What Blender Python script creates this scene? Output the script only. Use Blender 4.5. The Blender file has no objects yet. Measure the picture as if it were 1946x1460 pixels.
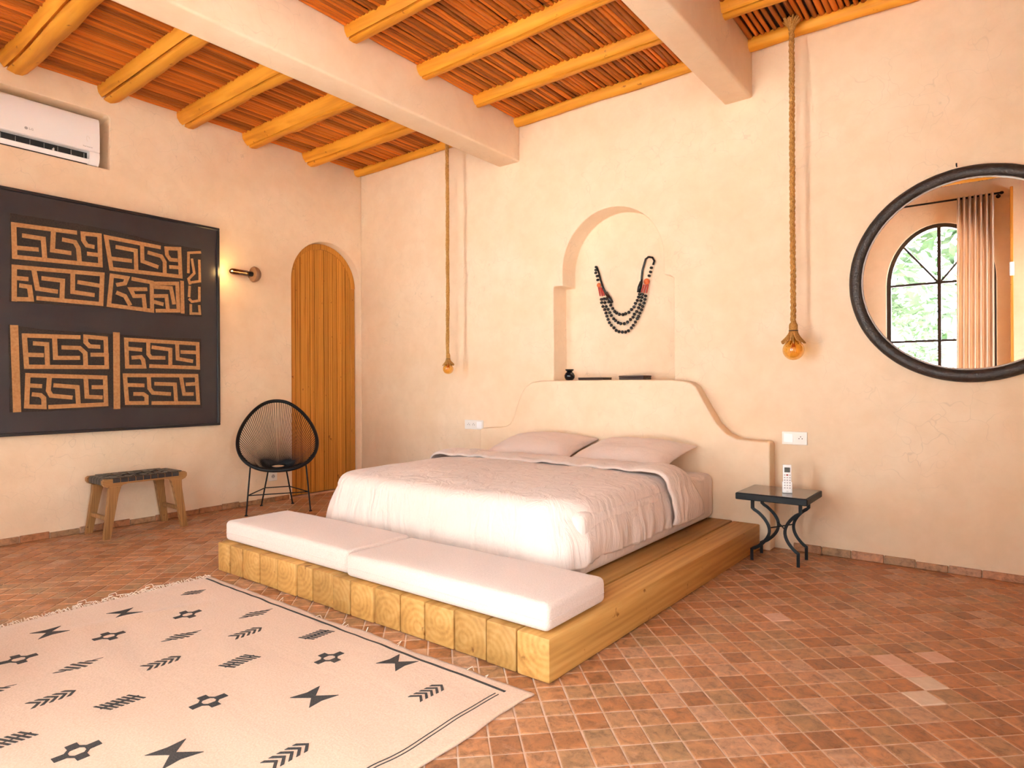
import bpy, bmesh, math, random
from mathutils import Vector, Matrix, noise as mnoise
random.seed(11)
PI = math.pi
SC = bpy.context.scene
COL = SC.collection

# ------------------------------------------------------------------ camera, sky, sun, exposure
CAM = Vector((5.4855, -4.4337, 1.10))
YAW, ROLL = 0.6583, -0.005
fw = Vector((-math.sin(YAW), math.cos(YAW), 0)); rt = Vector((math.cos(YAW), math.sin(YAW), 0)); up = Vector((0, 0, 1))
r2 = rt * math.cos(ROLL) + up * math.sin(ROLL); u2 = -rt * math.sin(ROLL) + up * math.cos(ROLL)
cd = bpy.data.cameras.new('camera'); cam = bpy.data.objects.new('camera', cd); COL.objects.link(cam)
cd.sensor_width = 36.0; cd.lens = 1201.34 / 1946 * 36.0; cd.shift_y = 1.26 / 1946; cd.clip_start = 0.02
mw = Matrix.Identity(4)
for i in range(3):
    mw[i][0] = r2[i]; mw[i][1] = u2[i]; mw[i][2] = -fw[i]; mw[i][3] = CAM[i]
cam.matrix_world = mw
SC.camera = cam

W = bpy.data.worlds.new('sky'); SC.world = W; W.use_nodes = True
bg = W.node_tree.nodes['Background']; bg.inputs['Color'].default_value = (0.82, 0.91, 1.0, 1); bg.inputs['Strength'].default_value = 3.4

sd = bpy.data.lights.new('sun', 'SUN'); sun = bpy.data.objects.new('sun', sd); COL.objects.link(sun)
sd.energy = 22.0; sd.angle = 0.02; sd.color = (1.0, 0.965, 0.92)
sun.rotation_euler = Vector((0.62, -0.22, -0.75)).to_track_quat('-Z', 'Y').to_euler()

VS = SC.view_settings
VS.view_transform = 'Standard'; VS.look = 'None'; VS.gamma = 1.0; VS.use_curve_mapping = False
VS.exposure = 2.74
CY = SC.cycles
CY.max_bounces = 9; CY.diffuse_bounces = 6; CY.glossy_bounces = 4; CY.transmission_bounces = 4; CY.transparent_max_bounces = 8
CY.adaptive_threshold = 0.02
CY.caustics_reflective = False; CY.caustics_refractive = False

# arched windows of the front wall (centre x, half width); daylight portals stand in their openings
FRONT_Y = -4.65
WINDOWS = [(4.91, 0.54), (3.42, 0.42), (1.20, 0.32)]
SPRING, ARCH_H, SILL = 2.29, 0.70, 0.06
for i, (wx, hw) in enumerate(WINDOWS):
    ld = bpy.data.lights.new('daylight_portal', 'AREA'); lo = bpy.data.objects.new('daylight_portal', ld); COL.objects.link(lo)
    ld.shape = 'RECTANGLE'; ld.size = 2 * hw; ld.size_y = SPRING + ARCH_H - SILL
    ld.cycles.is_portal = True
    lo.location = (wx, FRONT_Y - 0.36, (SPRING + ARCH_H + SILL) / 2); lo.rotation_euler = (PI / 2, 0, 0)
# one more window in the right wall beside the camera (centre y, half width)
SIDE_WINDOW = (-3.92, 0.42)
ROOM_X = 6.3
ld = bpy.data.lights.new('daylight_portal', 'AREA'); lo = bpy.data.objects.new('daylight_portal', ld); COL.objects.link(lo)
ld.shape = 'RECTANGLE'; ld.size = 2 * SIDE_WINDOW[1]; ld.size_y = SPRING + ARCH_H - SILL; ld.cycles.is_portal = True
lo.location = (ROOM_X + 0.26, SIDE_WINDOW[0], (SPRING + ARCH_H + SILL) / 2); lo.rotation_euler = (PI / 2, 0, PI / 2)

# ------------------------------------------------------------------ materials
def new_mat(name):
    m = bpy.data.materials.new(name); m.use_nodes = True
    nt = m.node_tree; b = nt.nodes['Principled BSDF']
    return m, nt, b
def setin(b, **k):
    for n, v in k.items():
        n = n.replace('_', ' ')
        if n in b.inputs: b.inputs[n].default_value = v
def ramp(nt, fac, stops):
    r = nt.nodes.new('ShaderNodeValToRGB'); e = r.color_ramp.elements
    while len(e) < len(stops): e.new(0.5)
    for el, (p, c) in zip(e, stops):
        el.position = p; el.color = (*c, 1)
    nt.links.new(fac, r.inputs['Fac']); return r
def coords(nt, stretch=(1, 1, 1), rot=(0, 0, 0), kind='Object'):
    tc = nt.nodes.new('ShaderNodeTexCoord'); mp = nt.nodes.new('ShaderNodeMapping')
    mp.inputs['Scale'].default_value = stretch; mp.inputs['Rotation'].default_value = rot
    nt.links.new(tc.outputs[kind], mp.inputs['Vector']); return mp.outputs['Vector']
def noise(nt, vec, scale, detail=5, rough=0.55, dist=0.0):
    n = nt.nodes.new('ShaderNodeTexNoise'); n.inputs['Scale'].default_value = scale; n.inputs['Detail'].default_value = detail
    n.inputs['Roughness'].default_value = rough; n.inputs['Distortion'].default_value = dist
    nt.links.new(vec, n.inputs['Vector']); return n.outputs['Fac']
def bump(nt, b, h, strength, dist=0.01, prev=None):
    n = nt.nodes.new('ShaderNodeBump'); n.inputs['Strength'].default_value = strength; n.inputs['Distance'].default_value = dist
    nt.links.new(h, n.inputs['Height'])
    if prev is not None: nt.links.new(prev, n.inputs['Normal'])
    nt.links.new(n.outputs['Normal'], b.inputs['Normal']); return n.outputs['Normal']
def mixc(nt, fac, a, b_, mode='MIX'):
    m = nt.nodes.new('ShaderNodeMix'); m.data_type = 'RGBA'; m.blend_type = mode
    if isinstance(fac, float): m.inputs[0].default_value = fac
    else: nt.links.new(fac, m.inputs[0])
    for s, v in ((6, a), (7, b_)):
        if isinstance(v, tuple): m.inputs[s].default_value = (*v, 1)
        else: nt.links.new(v, m.inputs[s])
    return m.outputs[2]
def obj_rand(nt, lo, hi):
    oi = nt.nodes.new('ShaderNodeObjectInfo'); mr = nt.nodes.new('ShaderNodeMapRange')
    mr.inputs['To Min'].default_value = lo; mr.inputs['To Max'].default_value = hi
    nt.links.new(oi.outputs['Random'], mr.inputs['Value']); return mr.outputs['Result']
def scale_col(nt, col, val):
    g = nt.nodes.new('ShaderNodeCombineColor')
    for s in ('Red', 'Green', 'Blue'): nt.links.new(val, g.inputs[s])
    return mixc(nt, 1.0, col, g.outputs['Color'], 'MULTIPLY')

def plain(name, c, rough=0.5, metallic=0.0, c2=None, scale=20, bmp=0.0, bscale=None, stretch=(1, 1, 1), spec=0.5, sheen=0.0):
    m, nt, b = new_mat(name)
    setin(b, Roughness=rough, Metallic=metallic, Specular_IOR_Level=spec, Sheen_Weight=sheen)
    b.inputs['Base Color'].default_value = (*c, 1)
    if c2 or bmp:
        v = coords(nt, stretch)
        n = noise(nt, v, scale)
        if c2: nt.links.new(ramp(nt, n, [(0.32, c), (0.68, c2)]).outputs['Color'], b.inputs['Base Color'])
        if bmp:
            h = noise(nt, v, bscale or scale * 3, 4); bump(nt, b, h, bmp, 0.004)
    return m

def plaster(name, c, c2, c3):
    m, nt, b = new_mat(name); setin(b, Roughness=0.55, Specular_IOR_Level=0.35)
    v = coords(nt)
    big = noise(nt, v, 1.3, 4, 0.6, 0.4); mid = noise(nt, v, 7.0, 4, 0.65, 0.3)
    col = ramp(nt, big, [(0.30, c2), (0.52, c), (0.72, c3)]).outputs['Color']
    col2 = ramp(nt, mid, [(0.35, (0.955, 0.935, 0.91)), (0.65, (1.0, 1.0, 1.0))]).outputs['Color']
    col = mixc(nt, 1.0, col, col2, 'MULTIPLY')
    vo = nt.nodes.new('ShaderNodeTexVoronoi'); vo.feature = 'DISTANCE_TO_EDGE'; vo.inputs['Scale'].default_value = 5.5
    wob = nt.nodes.new('ShaderNodeVectorMath'); wob.operation = 'ADD'
    nn = nt.nodes.new('ShaderNodeTexNoise'); nn.inputs['Scale'].default_value = 5.0; nt.links.new(v, nn.inputs['Vector'])
    sc = nt.nodes.new('ShaderNodeVectorMath'); sc.operation = 'SCALE'; sc.inputs['Scale'].default_value = 0.35
    nt.links.new(nn.outputs['Color'], sc.inputs[0]); nt.links.new(v, wob.inputs[0]); nt.links.new(sc.outputs[0], wob.inputs[1])
    nt.links.new(wob.outputs[0], vo.inputs['Vector'])
    cr = ramp(nt, vo.outputs['Distance'], [(0.0, (0.72, 0.72, 0.72)), (0.012, (1, 1, 1))]).outputs['Color']
    fade = ramp(nt, big, [(0.45, (0, 0, 0)), (0.62, (0.55, 0.55, 0.55))]).outputs['Color']
    nt.links.new(mixc(nt, fade, col, mixc(nt, 1.0, col, cr, 'MULTIPLY')), b.inputs['Base Color'])
    bump(nt, b, noise(nt, v, 11.0, 4, 0.75), 0.13, 0.012)
    return m

def wood(name, cs, axis, ring=26.0, rough=0.6, lo=0.8, hi=1.15, bmp=0.25, dist=3.0, stain=True, nmix=0.62):
    """rings grown around one local axis: end grain on the cut ends, long grain on the sides"""
    m, nt, b = new_mat(name); setin(b, Roughness=rough, Specular_IOR_Level=0.35)
    st = [1.0, 1.0, 1.0]; st['XYZ'.index(axis)] = 0.06
    v = coords(nt, tuple(st))
    w = nt.nodes.new('ShaderNodeTexWave'); w.wave_type = 'RINGS'; w.rings_direction = axis
    w.inputs['Scale'].default_value = ring; w.inputs['Distortion'].default_value = dist; w.inputs['Detail'].default_value = 3; w.inputs['Detail Scale'].default_value = 1.6
    nt.links.new(v, w.inputs['Vector'])
    n = noise(nt, v, 14.0, 4, 0.6, 1.0)
    fine = mixc(nt, nmix, w.outputs['Color'], n)
    col = ramp(nt, fine, [(0.12, cs[0]), (0.5, cs[1]), (0.88, cs[2])]).outputs['Color']
    if stain:
        vb = coords(nt)
        k = noise(nt, vb, 16.0, 3, 0.5)
        knots = ramp(nt, k, [(0.26, (0.35, 0.22, 0.12)), (0.32, (1, 1, 1))]).outputs['Color']
        col = mixc(nt, 0.8, col, knots, 'MULTIPLY')
    col = scale_col(nt, col, obj_rand(nt, lo, hi))
    nt.links.new(col, b.inputs['Base Color'])
    bump(nt, b, fine, bmp, 0.004)
    return m

def fabric(name, c, c2, scale=350, rough=0.9, bmp=0.25, wr=0.0, wrs=6.0, wst=(1, 1, 1)):
    m, nt, b = new_mat(name); setin(b, Roughness=rough, Specular_IOR_Level=0.2, Sheen_Weight=0.25)
    v = coords(nt)
    n = noise(nt, v, scale, 2); nt.links.new(ramp(nt, n, [(0.3, c), (0.7, c2)]).outputs['Color'], b.inputs['Base Color'])
    p = bump(nt, b, n, bmp, 0.002)
    if wr:
        bump(nt, b, noise(nt, coords(nt, wst), wrs, 5, 0.55, 1.2), wr, 0.02, p)
    return m

M = {}
M['wall'] = plaster('plaster_peach', (0.84, 0.645, 0.455), (0.82, 0.605, 0.405), (0.86, 0.69, 0.51))
M['wall2'] = plaster('plaster_beam', (0.84, 0.64, 0.46), (0.82, 0.60, 0.415), (0.86, 0.685, 0.51))
M['cloth_bed'] = fabric('bed_linen', (0.69, 0.545, 0.465), (0.73, 0.585, 0.505), 260, 0.85, 0.12, 1.0, 9.0, (1.0, 1.0, 0.22))
M['cloth_pillow'] = fabric('pillow_linen', (0.69, 0.535, 0.455), (0.73, 0.575, 0.495), 260, 0.85, 0.12, 0.4, 8.0)
M['boucle'] = fabric('boucle_fabric', (0.61, 0.475, 0.40), (0.70, 0.555, 0.48), 170, 0.95, 0.7)
M['rug'] = fabric('rug_wool', (0.58, 0.385, 0.260), (0.66, 0.455, 0.325), 130, 0.95, 0.6, 0.28, 4.0, (0.45, 1.2, 1.0))
M['yarn_black'] = plain('black_yarn', (0.020, 0.017, 0.017), 0.9, c2=(0.075, 0.062, 0.055), scale=240)
M['yarn_cream'] = plain('cream_yarn', (0.78, 0.64, 0.52), 0.95)
M['timber'] = wood('pine_timber', ((0.28, 0.115, 0.025), (0.48, 0.240, 0.062), (0.62, 0.355, 0.125)), 'Y', 12.0, 0.55, 0.78, 1.14, nmix=0.86)
M['log'] = wood('log_wood', ((0.46, 0.150, 0.010), (0.74, 0.300, 0.022), (0.84, 0.40, 0.045)), 'X', 9.0, 0.6, 0.85, 1.1, 0.6, 6.0, nmix=0.75)
M['reed'] = wood('reed_cane', ((0.22, 0.040, 0.004), (0.60, 0.145, 0.010), (0.70, 0.22, 0.022)), 'Y', 14.0, 0.55, 0.42, 1.15, 0.6, 5.0, nmix=0.85)
M['doorwood'] = wood('door_pine', ((0.34, 0.115, 0.014), (0.58, 0.235, 0.030), (0.66, 0.300, 0.050)), 'Z', 16.0, 0.5, 0.86, 1.1, 0.25, 4.0)
M['teak'] = wood('teak', ((0.17, 0.075, 0.022), (0.34, 0.165, 0.055), (0.42, 0.22, 0.08)), 'Z', 30.0, 0.45, 0.95, 1.05, 0.15, 3.0)
M['teak_y'] = wood('teak_rail', ((0.17, 0.075, 0.022), (0.34, 0.165, 0.055), (0.42, 0.22, 0.08)), 'Y', 30.0, 0.45, 0.95, 1.05, 0.15, 3.0)
M['mud'] = plain('roof_mud', (0.045, 0.022, 0.011), 0.95, c2=(0.09, 0.045, 0.022), scale=30, bmp=0.4)
M['leather'] = plain('black_leather', (0.018, 0.017, 0.018), 0.38, c2=(0.03, 0.028, 0.03), scale=60, bmp=0.25, bscale=180)
M['iron'] = plain('black_iron', (0.007, 0.007, 0.008), 0.5, 0.0, spec=0.3, bmp=0.2, bscale=140)
M['cord'] = plain('black_cord', (0.006, 0.006, 0.007), 0.45, spec=0.3)
M['granite'] = plain('dark_granite', (0.10, 0.085, 0.075), 0.10, c2=(0.24, 0.20, 0.17), scale=190)
M['white_plastic'] = plain('white_plastic', (0.90, 0.88, 0.875), 0.28)
M['grey_print'] = plain('grey_print', (0.42, 0.40, 0.40), 0.5)
M['dark_slot'] = plain('dark_slot', (0.012, 0.012, 0.013), 0.6)
M['socket'] = plain('outlet_plastic', (0.82, 0.76, 0.70), 0.35)
M['socket_dark'] = plain('outlet_hole', (0.10, 0.06, 0.04), 0.6)
M['frame_black'] = plain('black_frame', (0.014, 0.014, 0.017), 0.28)
M['board'] = plain('dark_backing', (0.030, 0.024, 0.028), 0.30, c2=(0.040, 0.032, 0.034), scale=3)
M['raffia_dark'] = plain('dark_raffia', (0.022, 0.015, 0.012), 0.9, c2=(0.05, 0.034, 0.024), scale=90, bmp=0.6, bscale=260)
M['raffia'] = plain('tan_raffia', (0.40, 0.180, 0.062), 0.9, c2=(0.52, 0.265, 0.105), scale=60, bmp=0.7, bscale=330)
M['rope'] = plain('jute_rope', (0.40, 0.175, 0.035), 0.9, c2=(0.58, 0.30, 0.075), scale=120, bmp=0.6, bscale=500)
M['bead'] = plain('black_bead', (0.012, 0.012, 0.014), 0.22)
M['red_thread'] = plain('red_thread', (0.42, 0.03, 0.02), 0.7, c2=(0.55, 0.06, 0.035), scale=60)
M['amber'] = plain('amber_ball', (0.55, 0.105, 0.02), 0.4, c2=(0.65, 0.15, 0.03), scale=60)
M['vase'] = plain('black_glaze', (0.010, 0.010, 0.012), 0.08)
M['bookwood'] = plain('dark_wood_box', (0.035, 0.016, 0.010), 0.5, c2=(0.065, 0.028, 0.016), scale=8, stretch=(0.3, 4, 4), bmp=0.2)
M['ceramic'] = plain('brown_ceramic', (0.20, 0.10, 0.05), 0.5, c2=(0.27, 0.14, 0.07), scale=30, bmp=0.2)
M['bulbglass'] = None
M['window_metal'] = plain('brown_window_metal', (0.045, 0.026, 0.018), 0.45)
M['curtain'] = fabric('curtain_linen', (0.62, 0.47, 0.36), (0.68, 0.53, 0.42), 200, 0.9, 0.2)
M['tamegroute'] = plain('hammered_dark_leather', (0.016, 0.010, 0.008), 0.42, 0.0, c2=(0.045, 0.028, 0.02), scale=40, bmp=1.0, bscale=75)
M['silver_bead'] = plain('silver_rim', (0.55, 0.50, 0.46), 0.35, 0.9, bmp=0.8, bscale=260)
M['mirror'] = plain('mirror_silver', (0.93, 0.93, 0.93), 0.005, 1.0)
M['leaf'] = plain('leaf_green', (0.010, 0.032, 0.006), 0.6, c2=(0.03, 0.07, 0.012), scale=5)
M['palm'] = plain('palm_green', (0.05, 0.075, 0.015), 0.6, c2=(0.10, 0.12, 0.03), scale=5)
M['bark'] = plain('bark', (0.16, 0.09, 0.05), 0.9, c2=(0.25, 0.16, 0.1), scale=25, bmp=0.6)
M['earth'] = plain('pale_terrace', (0.60, 0.57, 0.55), 0.95, c2=(0.70, 0.67, 0.65), scale=3, bmp=0.4)
M['lcd'] = plain('lcd_grey', (0.10, 0.11, 0.10), 0.2)
M['red_button'] = plain('red_button', (0.35, 0.03, 0.02), 0.4)
M['steel'] = plain('steel', (0.5, 0.48, 0.46), 0.3, 1.0)

def thin_glass(name, tint, gloss=0.08, rough=0.0):
    m = bpy.data.materials.new(name); m.use_nodes = True; nt = m.node_tree; nt.nodes.clear()
    out = nt.nodes.new('ShaderNodeOutputMaterial'); mx = nt.nodes.new('ShaderNodeMixShader'); tr = nt.nodes.new('ShaderNodeBsdfTransparent'); gl = nt.nodes.new('ShaderNodeBsdfGlossy')
    tr.inputs['Color'].default_value = (*tint, 1); gl.inputs['Roughness'].default_value = rough
    lw = nt.nodes.new('ShaderNodeLayerWeight'); lw.inputs['Blend'].default_value = 0.25
    mr = nt.nodes.new('ShaderNodeMapRange'); mr.inputs['To Min'].default_value = gloss; mr.inputs['To Max'].default_value = 0.8
    nt.links.new(lw.outputs['Facing'], mr.inputs['Value']); nt.links.new(mr.outputs['Result'], mx.inputs['Fac'])
    nt.links.new(tr.outputs[0], mx.inputs[1]); nt.links.new(gl.outputs[0], mx.inputs[2]); nt.links.new(mx.outputs[0], out.inputs['Surface'])
    return m
M['pane'] = thin_glass('window_glass', (0.96, 0.98, 0.97), 0.04)
M['bulbglass'] = thin_glass('amber_bulb_glass', (1.0, 0.74, 0.27), 0.07)
M['smoke_glass'] = thin_glass('smoked_bulb_glass', (0.30, 0.13, 0.06), 0.10)
def emis(name, c, s):
    m, nt, b = new_mat(name); setin(b, Emission_Strength=s); b.inputs['Emission Color'].default_value = (*c, 1); b.inputs['Base Color'].default_value = (*c, 1); return m
m_, nt_c, b_c = M['curtain'], M['curtain'].node_tree, M['curtain'].node_tree.nodes['Principled BSDF']
tl = nt_c.nodes.new('ShaderNodeBsdfTranslucent'); tl.inputs['Color'].default_value = (0.80, 0.58, 0.42, 1)
mx_ = nt_c.nodes.new('ShaderNodeMixShader'); mx_.inputs[0].default_value = 0.4
nt_c.links.new(b_c.outputs[0], mx_.inputs[1]); nt_c.links.new(tl.outputs[0], mx_.inputs[2]); nt_c.links.new(mx_.outputs[0], nt_c.nodes['Material Output'].inputs['Surface'])
M['filament'] = emis('glowing_filament', (1.0, 0.62, 0.22), 1.5)

def tile_mat(name, island):
    m, nt, b = new_mat(name); setin(b, Specular_IOR_Level=0.5)
    v = coords(nt, kind='Object') if island else None
    if island:
        g = nt.nodes.new('ShaderNodeNewGeometry'); rnd = g.outputs['Random Per Island']
    else:
        oi = nt.nodes.new('ShaderNodeObjectInfo'); rnd = oi.outputs['Random']
        ge = nt.nodes.new('ShaderNodeNewGeometry'); v = ge.outputs['Position']
    base = ramp(nt, rnd, [(0.0, (0.30, 0.122, 0.050)), (0.2, (0.38, 0.155, 0.062)), (0.42, (0.44, 0.190, 0.082)), (0.6, (0.42, 0.205, 0.096)), (0.74, (0.35, 0.195, 0.095)), (0.86, (0.47, 0.215, 0.105)), (0.97, (0.46, 0.255, 0.15))]).outputs['Color']
    n = noise(nt, v, 26.0, 4, 0.7, 0.5)
    wear = ramp(nt, n, [(0.32, (0.55, 0.50, 0.46)), (0.5, (1, 1, 1)), (0.70, (1.35, 1.32, 1.28))]).outputs['Color']
    col = mixc(nt, 1.0, base, wear, 'MULTIPLY')
    chalk = ramp(nt, noise(nt, v, 9.0, 4, 0.75, 1.0), [(0.58, (0, 0, 0)), (0.74, (1, 1, 1))]).outputs['Color']
    f = nt.nodes.new('ShaderNodeMath'); f.operation = 'MULTIPLY'; f.inputs[1].default_value = 0.5
    nt.links.new(chalk, f.inputs[0])
    col = mixc(nt, f.outputs[0], col, (0.55, 0.34, 0.235))
    nt.links.new(col, b.inputs['Base Color'])
    rr = ramp(nt, n, [(0.3, (0.34, 0.34, 0.34)), (0.7, (0.55, 0.55, 0.55))]).outputs['Color']
    nt.links.new(rr, b.inputs['Roughness'])
    bump(nt, b, n, 0.6, 0.004)
    return m
M['tile'] = tile_mat('terracotta_tile', False)
M['tile_field'] = tile_mat('terracotta_field', True)
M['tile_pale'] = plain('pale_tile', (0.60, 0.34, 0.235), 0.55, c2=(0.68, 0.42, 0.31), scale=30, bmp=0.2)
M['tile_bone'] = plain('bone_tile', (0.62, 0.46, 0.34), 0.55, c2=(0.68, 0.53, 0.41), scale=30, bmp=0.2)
M['grout'] = plain('grout', (0.56, 0.36, 0.25), 0.9, c2=(0.68, 0.50, 0.38), scale=22, bmp=0.4)

# ------------------------------------------------------------------ builders
WPOS = {}
class MB:
    def __init__(s): s.v = []; s.f = []
    def add(s, vs, fs):
        o = len(s.v); s.v += [tuple(v) for v in vs]; s.f += [tuple(i + o for i in f) for f in fs]; return s
    def box(s, x0, x1, y0, y1, z0, z1):
        return s.add([(x0, y0, z0), (x1, y0, z0), (x1, y1, z0), (x0, y1, z0), (x0, y0, z1), (x1, y0, z1), (x1, y1, z1), (x0, y1, z1)],
                     [(0, 3, 2, 1), (4, 5, 6, 7), (0, 1, 5, 4), (1, 2, 6, 5), (2, 3, 7, 6), (3, 0, 4, 7)])
    def rbox(s, x0, x1, y0, y1, z0, z1, r, seg=2):
        bm = bmesh.new(); bmesh.ops.create_cube(bm, size=1.0)
        for v in bm.verts: v.co = Vector(((x0 + x1) / 2 + v.co.x * (x1 - x0), (y0 + y1) / 2 + v.co.y * (y1 - y0), (z0 + z1) / 2 + v.co.z * (z1 - z0)))
        bmesh.ops.bevel(bm, geom=bm.edges[:], offset=r, segments=seg, profile=0.5, affect='EDGES')
        bm.verts.index_update()
        s.add([v.co[:] for v in bm.verts], [[v.index for v in f.verts] for f in bm.faces]); bm.free(); return s
    def prism(s, poly, mp, d0, d1):
        """poly 2-D outline, mp(a, b, d) -> xyz"""
        n = len(poly)
        vs = [mp(a, b, d0) for a, b in poly] + [mp(a, b, d1) for a, b in poly]
        fs = [tuple(range(n)), tuple(range(2 * n - 1, n - 1, -1))] + [(i, n + i, n + (i + 1) % n, (i + 1) % n) for i in range(n)]
        return s.add(vs, fs)
    def tube(s, path, r, k=8, closed=False, cap=True):
        P = [Vector(p) for p in path]; n = len(P)
        R = r if isinstance(r, (list, tuple)) else [r] * n
        vs = []; fs = []; nrm = None
        for i, p in enumerate(P):
            a = P[(i - 1) % n] if (closed or i > 0) else p; b = P[(i + 1) % n] if (closed or i < n - 1) else p
            t = (b - a).normalized() if (b - a).length > 1e-9 else Vector((0, 0, 1))
            if nrm is None:
                nrm = t.orthogonal().normalized()
            else:
                nrm = nrm - t * nrm.dot(t); nrm = nrm.normalized() if nrm.length > 1e-6 else t.orthogonal().normalized()
            bn = t.cross(nrm)
            for j in range(k):
                an = 2 * PI * j / k; vs.append(p + (nrm * math.cos(an) + bn * math.sin(an)) * R[i])
        m = n if closed else n - 1
        for i in range(m):
            i2 = (i + 1) % n
            for j in range(k):
                fs.append((i * k + j, i * k + (j + 1) % k, i2 * k + (j + 1) % k, i2 * k + j))
        if cap and not closed:
            fs.append(tuple(range(k - 1, -1, -1))); fs.append(tuple((n - 1) * k + j for j in range(k)))
        return s.add(vs, fs)
    def lathe(s, prof, mp, k=24):
        """prof [(radius, height)], mp(x, y, h) -> xyz"""
        n = len(prof); vs = []; fs = []
        for r, h in prof:
            for j in range(k):
                a = 2 * PI * j / k; vs.append(mp(r * math.cos(a), r * math.sin(a), h))
        for i in range(n - 1):
            for j in range(k): fs.append((i * k + j, i * k + (j + 1) % k, (i + 1) * k + (j + 1) % k, (i + 1) * k + j))
        fs.append(tuple(range(k - 1, -1, -1))); fs.append(tuple((n - 1) * k + j for j in range(k)))
        return s.add(vs, fs)
    def grid(s, pts, nu, nv):
        return s.add(pts, [(i * nv + j, i * nv + j + 1, (i + 1) * nv + j + 1, (i + 1) * nv + j) for i in range(nu - 1) for j in range(nv - 1)])

def mesh_of(name, mb, origin=(0, 0, 0), smooth=False, recalc=True):
    me = bpy.data.meshes.new(name); o = Vector(origin)
    me.from_pydata([tuple(Vector(v) - o) for v in mb.v], [], mb.f); me.update()
    if recalc:
        bm = bmesh.new(); bm.from_mesh(me); bmesh.ops.recalc_face_normals(bm, faces=bm.faces[:]); bm.to_mesh(me); bm.free()
    if smooth:
        for p in me.polygons: p.use_smooth = True
        if smooth is not True: me.set_sharp_from_angle(angle=smooth)
    return me
def put(name, me, material, parent=None, loc=(0, 0, 0)):
    if material is not None and not me.materials: me.materials.append(material)
    o = bpy.data.objects.new(name, me); COL.objects.link(o)
    o.location = Vector(loc)
    if parent is not None: o.parent = parent
    return o
def mk(name, mb, material, parent=None, origin=None, smooth=False, local=False):
    """world-space geometry; origin becomes the object's own origin"""
    o0 = Vector(origin) if origin is not None else (Vector(WPOS[parent]) if (parent in WPOS and not local) else Vector((0, 0, 0)))
    if local: o0 = Vector((0, 0, 0)) if origin is None else Vector(origin)
    me = mesh_of(name, mb, o0, smooth)
    base = Vector((0, 0, 0)) if (parent is None or local) else Vector(WPOS[parent])
    ob = put(name, me, material, parent, o0 - base)
    WPOS[ob] = o0[:]
    return ob
def root(name, loc, rot=(0, 0, 0)):
    e = bpy.data.objects.new(name, None); COL.objects.link(e); e.location = loc; e.rotation_euler = rot; e.empty_display_size = 0.1
    WPOS[e] = tuple(loc); return e
def tag(o, label, cat, group=None):
    o['label'] = label; o['category'] = cat
    if group: o['group'] = group
    return o
def struct(o, label=None):
    o['kind'] = 'structure'
    if label: o['label'] = label
    return o
XZ = lambda y: (lambda a, b, d: (a, y + d, b))
def wallYZ(a, b, d): return (d, a, b)
def wallXZ(a, b, d): return (a, d, b)
def flatXY(a, b, d): return (a, b, d)
def N3(x, y, z=0.0): return mnoise.noise(Vector((x, y, z)))

def cut(ob, cutters, bevel=0.0, seg=3):
    for c in cutters:
        m = ob.modifiers.new('cut', 'BOOLEAN'); m.operation = 'DIFFERENCE'; m.solver = 'EXACT'; m.object = c
    if bevel:
        b = ob.modifiers.new('soft', 'BEVEL'); b.width = bevel; b.segments = seg; b.limit_method = 'ANGLE'; b.angle_limit = math.radians(40)
    dg = bpy.context.evaluated_depsgraph_get(); dg.update()
    me = bpy.data.meshes.new_from_object(ob.evaluated_get(dg))
    ob.modifiers.clear(); ob.data = me
    for p in me.polygons: p.use_smooth = True
    me.set_sharp_from_angle(angle=math.radians(28))
    for c in cutters: bpy.data.objects.remove(c, do_unlink=True)
def solidify(ob, t, off=-1):
    m = ob.modifiers.new('thickness', 'SOLIDIFY'); m.thickness = t; m.offset = off
def arch_poly(c, hw, z0, spring, h, n=28, ext=0.0):
    p = [(c - hw, z0), (c + hw, z0)]
    for i in range(n + 1):
        a = PI * i / n; p.append((c + hw * math.cos(a), spring + h * math.sin(a)))
    return p

# ------------------------------------------------------------------ room shell
CEIL = 3.43
# floor slab (grout) and its tiles
fl = struct(mk('floor', MB().box(-0.35, ROOM_X + 0.3, FRONT_Y - 0.4, 0.4, -0.20, -0.003), M['grout']))
TP = 0.0985; ANG = math.radians(44.5)
e1 = (math.cos(ANG) * TP, math.sin(ANG) * TP); e2 = (-math.sin(ANG) * TP, math.cos(ANG) * TP)
G0 = (4.286, -2.57)
def tile_mesh(seed):
    rnd = random.Random(seed); h = TP / 2 - 0.0028; bev = 0.0035
    c = [(sx * h + rnd.uniform(-.0012, .0012), sy * h + rnd.uniform(-.0012, .0012)) for sx, sy in ((-1, -1), (1, -1), (1, 1), (-1, 1))]
    ca, sa = math.cos(ANG), math.sin(ANG); z = rnd.uniform(-0.0006, 0.0)
    R = lambda p, k: ((p[0] * ca - p[1] * sa) * k, (p[0] * sa + p[1] * ca) * k)
    vs = [(*R(p, 1.0), -0.008) for p in c] + [(*R(p, 1.0), -0.002 + z) for p in c] + [(*R(p, 1 - bev / h), z) for p in c]
    fs = [(8, 9, 10, 11)] + [(a + i, a + (i + 1) % 4, b + (i + 1) % 4, b + i) for a, b in ((0, 4), (4, 8)) for i in range(4)]
    return vs, fs
def clip(poly, ax, lim, keep_less):
    out = []
    for i in range(len(poly)):
        a, b = poly[i], poly[(i + 1) % len(poly)]
        ia = (a[ax] <= lim) == keep_less; ib = (b[ax] <= lim) == keep_less
        if ia: out.append(a)
        if ia != ib:
            t = (lim - a[ax]) / (b[ax] - a[ax]); out.append((a[0] + (b[0] - a[0]) * t, a[1] + (b[1] - a[1]) * t))
    return out
pale = {}
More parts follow.
